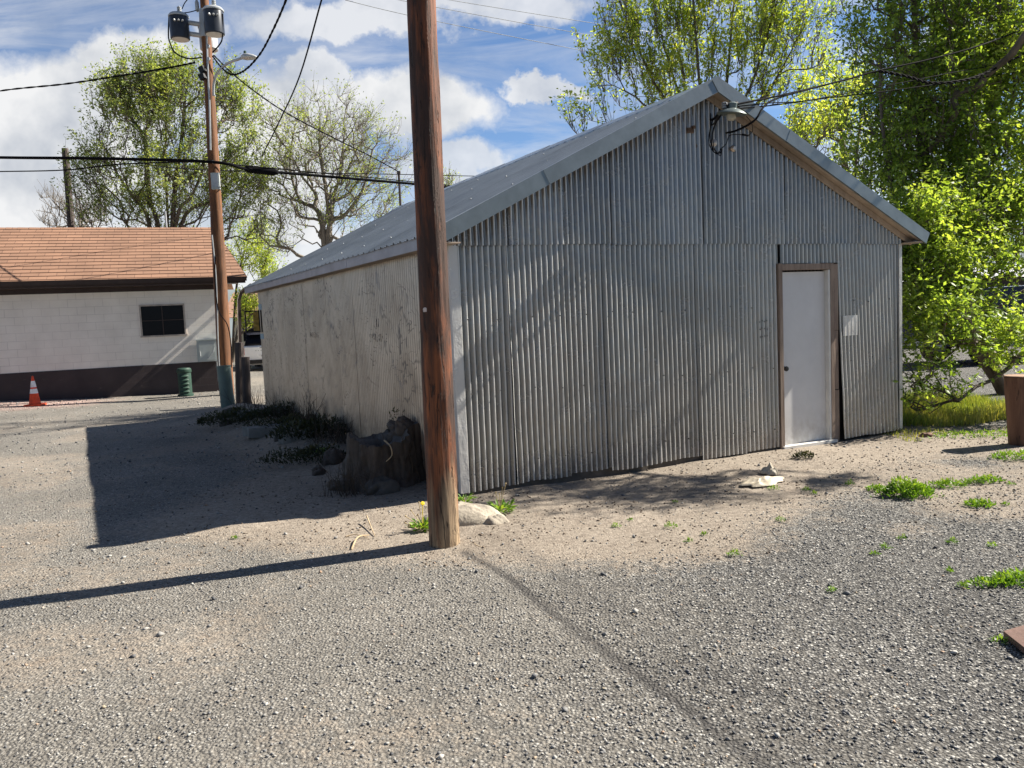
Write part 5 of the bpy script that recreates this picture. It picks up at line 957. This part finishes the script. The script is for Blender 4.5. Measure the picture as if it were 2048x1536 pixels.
tuft('weed_clump',gq(1757,980),.07,.06,.05,160,8,MT['weed'],'small weed clump just left of the largest weed clump',group='green weed clumps in the gravel')
SPRIG=['weed sprig on bare dirt below the bag, largest of that group', 'weed sprig at the lower edge of the dirt below the bag', 'weed sprig between the two largest dirt sprigs below the bag', 'faint weed sprig just left of the middle one below the bag', 'weed sprig where dirt turns to gravel below the door', 'weed sprig just in front of the plastic bag', 'pair of weed leaves right of the plastic bag', 'weed sprig between the bag and the largest weed clump', 'lone weed sprig just below the pair of leaves near the bag', 'weed sprig in gravel straight below the largest weed clump', 'weed sprig up and right of the one below the largest clump', 'weed sprig in gravel far below the spread of weeds', 'weed sprig near the right edge above the wispy patch', 'faint weed sprig left of the wispy patch', 'faint weed sprig just above the wispy patch', 'weed sprig right of the small clump near the right edge', 'weed sprig below right of the small clump at the right', 'weed sprig low in the gravel left of the clump-side sprigs', 'weed sprig on pale dirt midway between boulder and bag', 'tiny weed speck on dirt right of the boulder', 'tiny weed speck on shaded dirt in front of the wall', 'weed sprig lowest in the open gravel left of the wispy patch', 'weed sprig growing at the corner of the rusty plate', 'weed sprig on sunlit dirt left of the forked twig']
for i,(px,py,k) in enumerate([(1342,1054,1.2),(1468,1110,1.2),(1408,1070,.6),(1378,1082,.6),(1562,1046,.9),(1548,976,1.2),(1612,980,.9),(1700,968,1.1),(1628,988,.6),(1770,1095,.8),(1805,1078,.8),(1904,1084,1.0),(1984,1090,.8),(1898,1140,.6),(1925,1170,.7),(2022,972,.8),(2010,1010,.7),(1750,1108,.6),(1232,1052,.7),(1260,1040,.5),(1350,1005,.5),(1665,1182,.7),(1998,1280,.9),(470,1075,.6)]):
    tuft('weed_sprig',gq(px,py),.032*k,.025*k,.035*k,int(60*k),100+i,MT['weed'],'tiny green '+SPRIG[i],group='tiny weed sprigs',ls=(.012,.028))
tuft('vine_patch',gq(1962,870),.5,.2,.04,560,9,MT['weed'],'low yellow-green ground plants between the grass and the log post',cat='weeds')
# grass patch at right
def blades(name,n,region,hmin,hmax,seed,mat,label,cat='grass',kind='stuff',w_=.005,lean=.35,M0=None):
    R=np.random.default_rng(seed); P_=region(R,n); n=len(P_); z=gz(P_[:,0],P_[:,1]); P_=np.stack([P_[:,0],P_[:,1],z],-1); h=R.uniform(hmin,hmax,n)*(.5+.9*vnoise(P_[:,0],P_[:,1],2.,seed)); a=R.uniform(0,6.28,n); e=np.stack([np.cos(a),np.sin(a),0*a],-1); l=np.stack([np.cos(a+1.5),np.sin(a+1.5),0*a],-1)*lean
    V_=np.stack([P_-e*w_,P_+e*w_,P_+e*w_*.6+(l*.35+K)*h[:,None]*.55,P_-e*w_*.6+(l*.35+K)*h[:,None]*.55,P_+(l+K*.95)*h[:,None]],1); F=np.array([[0,1,2],[0,2,3],[3,2,4]])[None]+(5*np.arange(n))[:,None,None]
    tn=np.clip(.5+.35*(vnoise(P_[:,0],P_[:,1],1.6,seed+1)-.5)*2+R.normal(size=n)*.15,0,1)
    o=mesh_np(name,V_.reshape(-1,3),F.reshape(-1,3),mat,attrs=dict(tone=np.repeat(tn,5)),M0=Matrix.Translation(Vector((P_[:,0].mean(),P_[:,1].mean(),0)))); return tag(o,label,cat,None,kind)
GP=[(4.95,10.25),(5.9,10.1),(7.3,10.6),(7.6,11.6),(6.9,13.2),(5.0,13.0),(4.4,11.2)]
def regG(R,n):
    x=R.uniform(4.2,8,n);y=R.uniform(9.8,13.4,n);k=sdist(x,y,GP)+.35*(vnoise(x,y,2,1)-.5)>0; return np.stack([x[k],y[k]],-1)
blades('grass',26000,regG,.09,.24,5,MT['grassm'],'patch of sunlit yellow-green grass right of the shed')
def regE(R,n):
    x=R.uniform(4.6,7.6,n);y=R.uniform(9.0,10.6,n);k=(vnoise(x,y,3,7)>.55)&(y>9.0+.15*(x-4)); return np.stack([x[k],y[k]],-1)
blades('grass',3500,regE,.02,.07,6,MT['grassm'],'thin short grass straggling over the dirt in front of the grass patch')
# dandelions by the near pole and boulder
def dandelion(c,seed,label,stems,leafn,spread=.12,flower=None,heads=True):
    R=np.random.default_rng(seed); rt_=root('dandelion',tuple(c),0,label,'dandelion'); m=MB(); hm=MB()
    for (dx,dy,h) in stems:
        P_=smooth_pts([c,c+np.array([dx*.4,dy*.4,h*.5]),c+np.array([dx,dy,h])],4); m.tube(P_,.003,5); hm.lathe(P_[-1],[(0,-.006),(.006,-.002),(.007,.006),(0,.012)],8)
    m.build('flower_stems' if False else 'stem',MT['straw'],rt_); hm.build('seed_head',MT['straw'],rt_)
    n=leafn; a=R.uniform(0,6.28,n); r=R.random(n)*spread*.5; s=R.uniform(.05,.11,n); d=unit(np.stack([np.cos(a),np.sin(a),R.uniform(.15,1.3,n)],-1)); q=unit(np.cross(d,np.array([0,0,1.]))); P_=c+np.stack([np.cos(a)*r,np.sin(a)*r,R.uniform(0,.04,n)],-1); w_=s*.13
    V_=np.stack([P_,P_+d*(s*.6)[:,None]+q*w_[:,None],P_+d*s[:,None]-np.array([0,0,.015]),P_+d*(s*.6)[:,None]-q*w_[:,None]],1); F=np.array([[0,1,2],[0,2,3]])[None]+(4*np.arange(n))[:,None,None]
    mesh_np('leaf_rosette',V_.reshape(-1,3),F.reshape(-1,3),MT['weed'],parent=rt_,attrs=dict(tone=np.repeat(R.random(n),4)))
    if flower is not None:
        m=MB(); m.tube([c,flower],.003,5); m.lathe(flower,[(.006,-.008),(.018,.0),(.016,.008),(0,.01)],12,(.2,-.7,.6)); m.build('flower',MT['yflower'],rt_)
dandelion(gq(846,1062),1,'spiky dandelion with one yellow bloom left of the near pole foot',[(-.10,-.05,.05),(-.14,.0,.06),(-.13,-.02,.12),(-.02,.0,.22),(-.08,-.04,.17),(-.12,.03,.02),(.02,-.06,.06),(-.05,-.09,.04),(-.03,-.03,.13)],90,.14,flower=at(845,1007,6.15))
dandelion(gq(930,1035)+np.array([0,.03,.10]),2,'small dandelion leaves growing on the boulder right of the pole',[(0,0,.03)],40,.10)
dandelion(gq(1000,1035)+np.array([0,.12,0]),3,'dandelion rosette with tall dry stems between the boulder and the shed',[(-.03,0,.17),(.03,.0,.21),(.06,.01,.24),(.0,.03,.15)],120,.20)
# dead brush and weeds along the shaded wall
def brushp(name,c,n,h,spread,seed,label,mat='brush',r=.004,cat='brush'):
    R=np.random.default_rng(seed); m=MB()
    for k in range(n):
        a=R.uniform(0,6.28);q=R.random()*spread; p=c+np.array([math.cos(a)*q,math.sin(a)*q*.7,-.02]); hh=h*R.uniform(.35,1.05); l=np.array([R.normal()*.22,R.normal()*.22,1.])*hh
        mid=p+l*.5+R.normal(size=3)*.02; m.tube([p,mid,p+l],[r,r*.8,r*.4],3,cap=False)
        if R.random()<.6: e=np.array([R.normal()*.12,R.normal()*.12,.12])*hh/.4; m.tube([mid,mid+e],[r*.7,r*.3],3,cap=False)
    return tag(m.build(name,MT[mat]),label,cat,'dead brush along the shaded shed wall')
def wl(v_,o): p=sp(v_,0,o); p[2]=float(gz(p[0],p[1])); return p
brushp('dead_brush',wl(7.9,.35),50,.42,.40,1,'dead brush farthest back at the far corner of the shed wall'); brushp('dead_brush',wl(6.4,.3),34,.42,.35,2,'tall thin dead stems behind the concrete slabs')
brushp('dead_brush',wl(4.6,.25),55,.52,.22,3,'upright dark dead stems in the middle of the shaded wall'); brushp('dead_brush',wl(3.3,.25),60,.40,.30,4,'short dead stems just behind the stump'); brushp('dead_brush',wl(1.0,.22),60,.55,.30,5,'dead stems between the stump and the shed corner'); brushp('dead_brush',np.array([-1.62,7.72,0.]),70,.34,.30,6,'low tangled dead stems at the front foot of the stump')
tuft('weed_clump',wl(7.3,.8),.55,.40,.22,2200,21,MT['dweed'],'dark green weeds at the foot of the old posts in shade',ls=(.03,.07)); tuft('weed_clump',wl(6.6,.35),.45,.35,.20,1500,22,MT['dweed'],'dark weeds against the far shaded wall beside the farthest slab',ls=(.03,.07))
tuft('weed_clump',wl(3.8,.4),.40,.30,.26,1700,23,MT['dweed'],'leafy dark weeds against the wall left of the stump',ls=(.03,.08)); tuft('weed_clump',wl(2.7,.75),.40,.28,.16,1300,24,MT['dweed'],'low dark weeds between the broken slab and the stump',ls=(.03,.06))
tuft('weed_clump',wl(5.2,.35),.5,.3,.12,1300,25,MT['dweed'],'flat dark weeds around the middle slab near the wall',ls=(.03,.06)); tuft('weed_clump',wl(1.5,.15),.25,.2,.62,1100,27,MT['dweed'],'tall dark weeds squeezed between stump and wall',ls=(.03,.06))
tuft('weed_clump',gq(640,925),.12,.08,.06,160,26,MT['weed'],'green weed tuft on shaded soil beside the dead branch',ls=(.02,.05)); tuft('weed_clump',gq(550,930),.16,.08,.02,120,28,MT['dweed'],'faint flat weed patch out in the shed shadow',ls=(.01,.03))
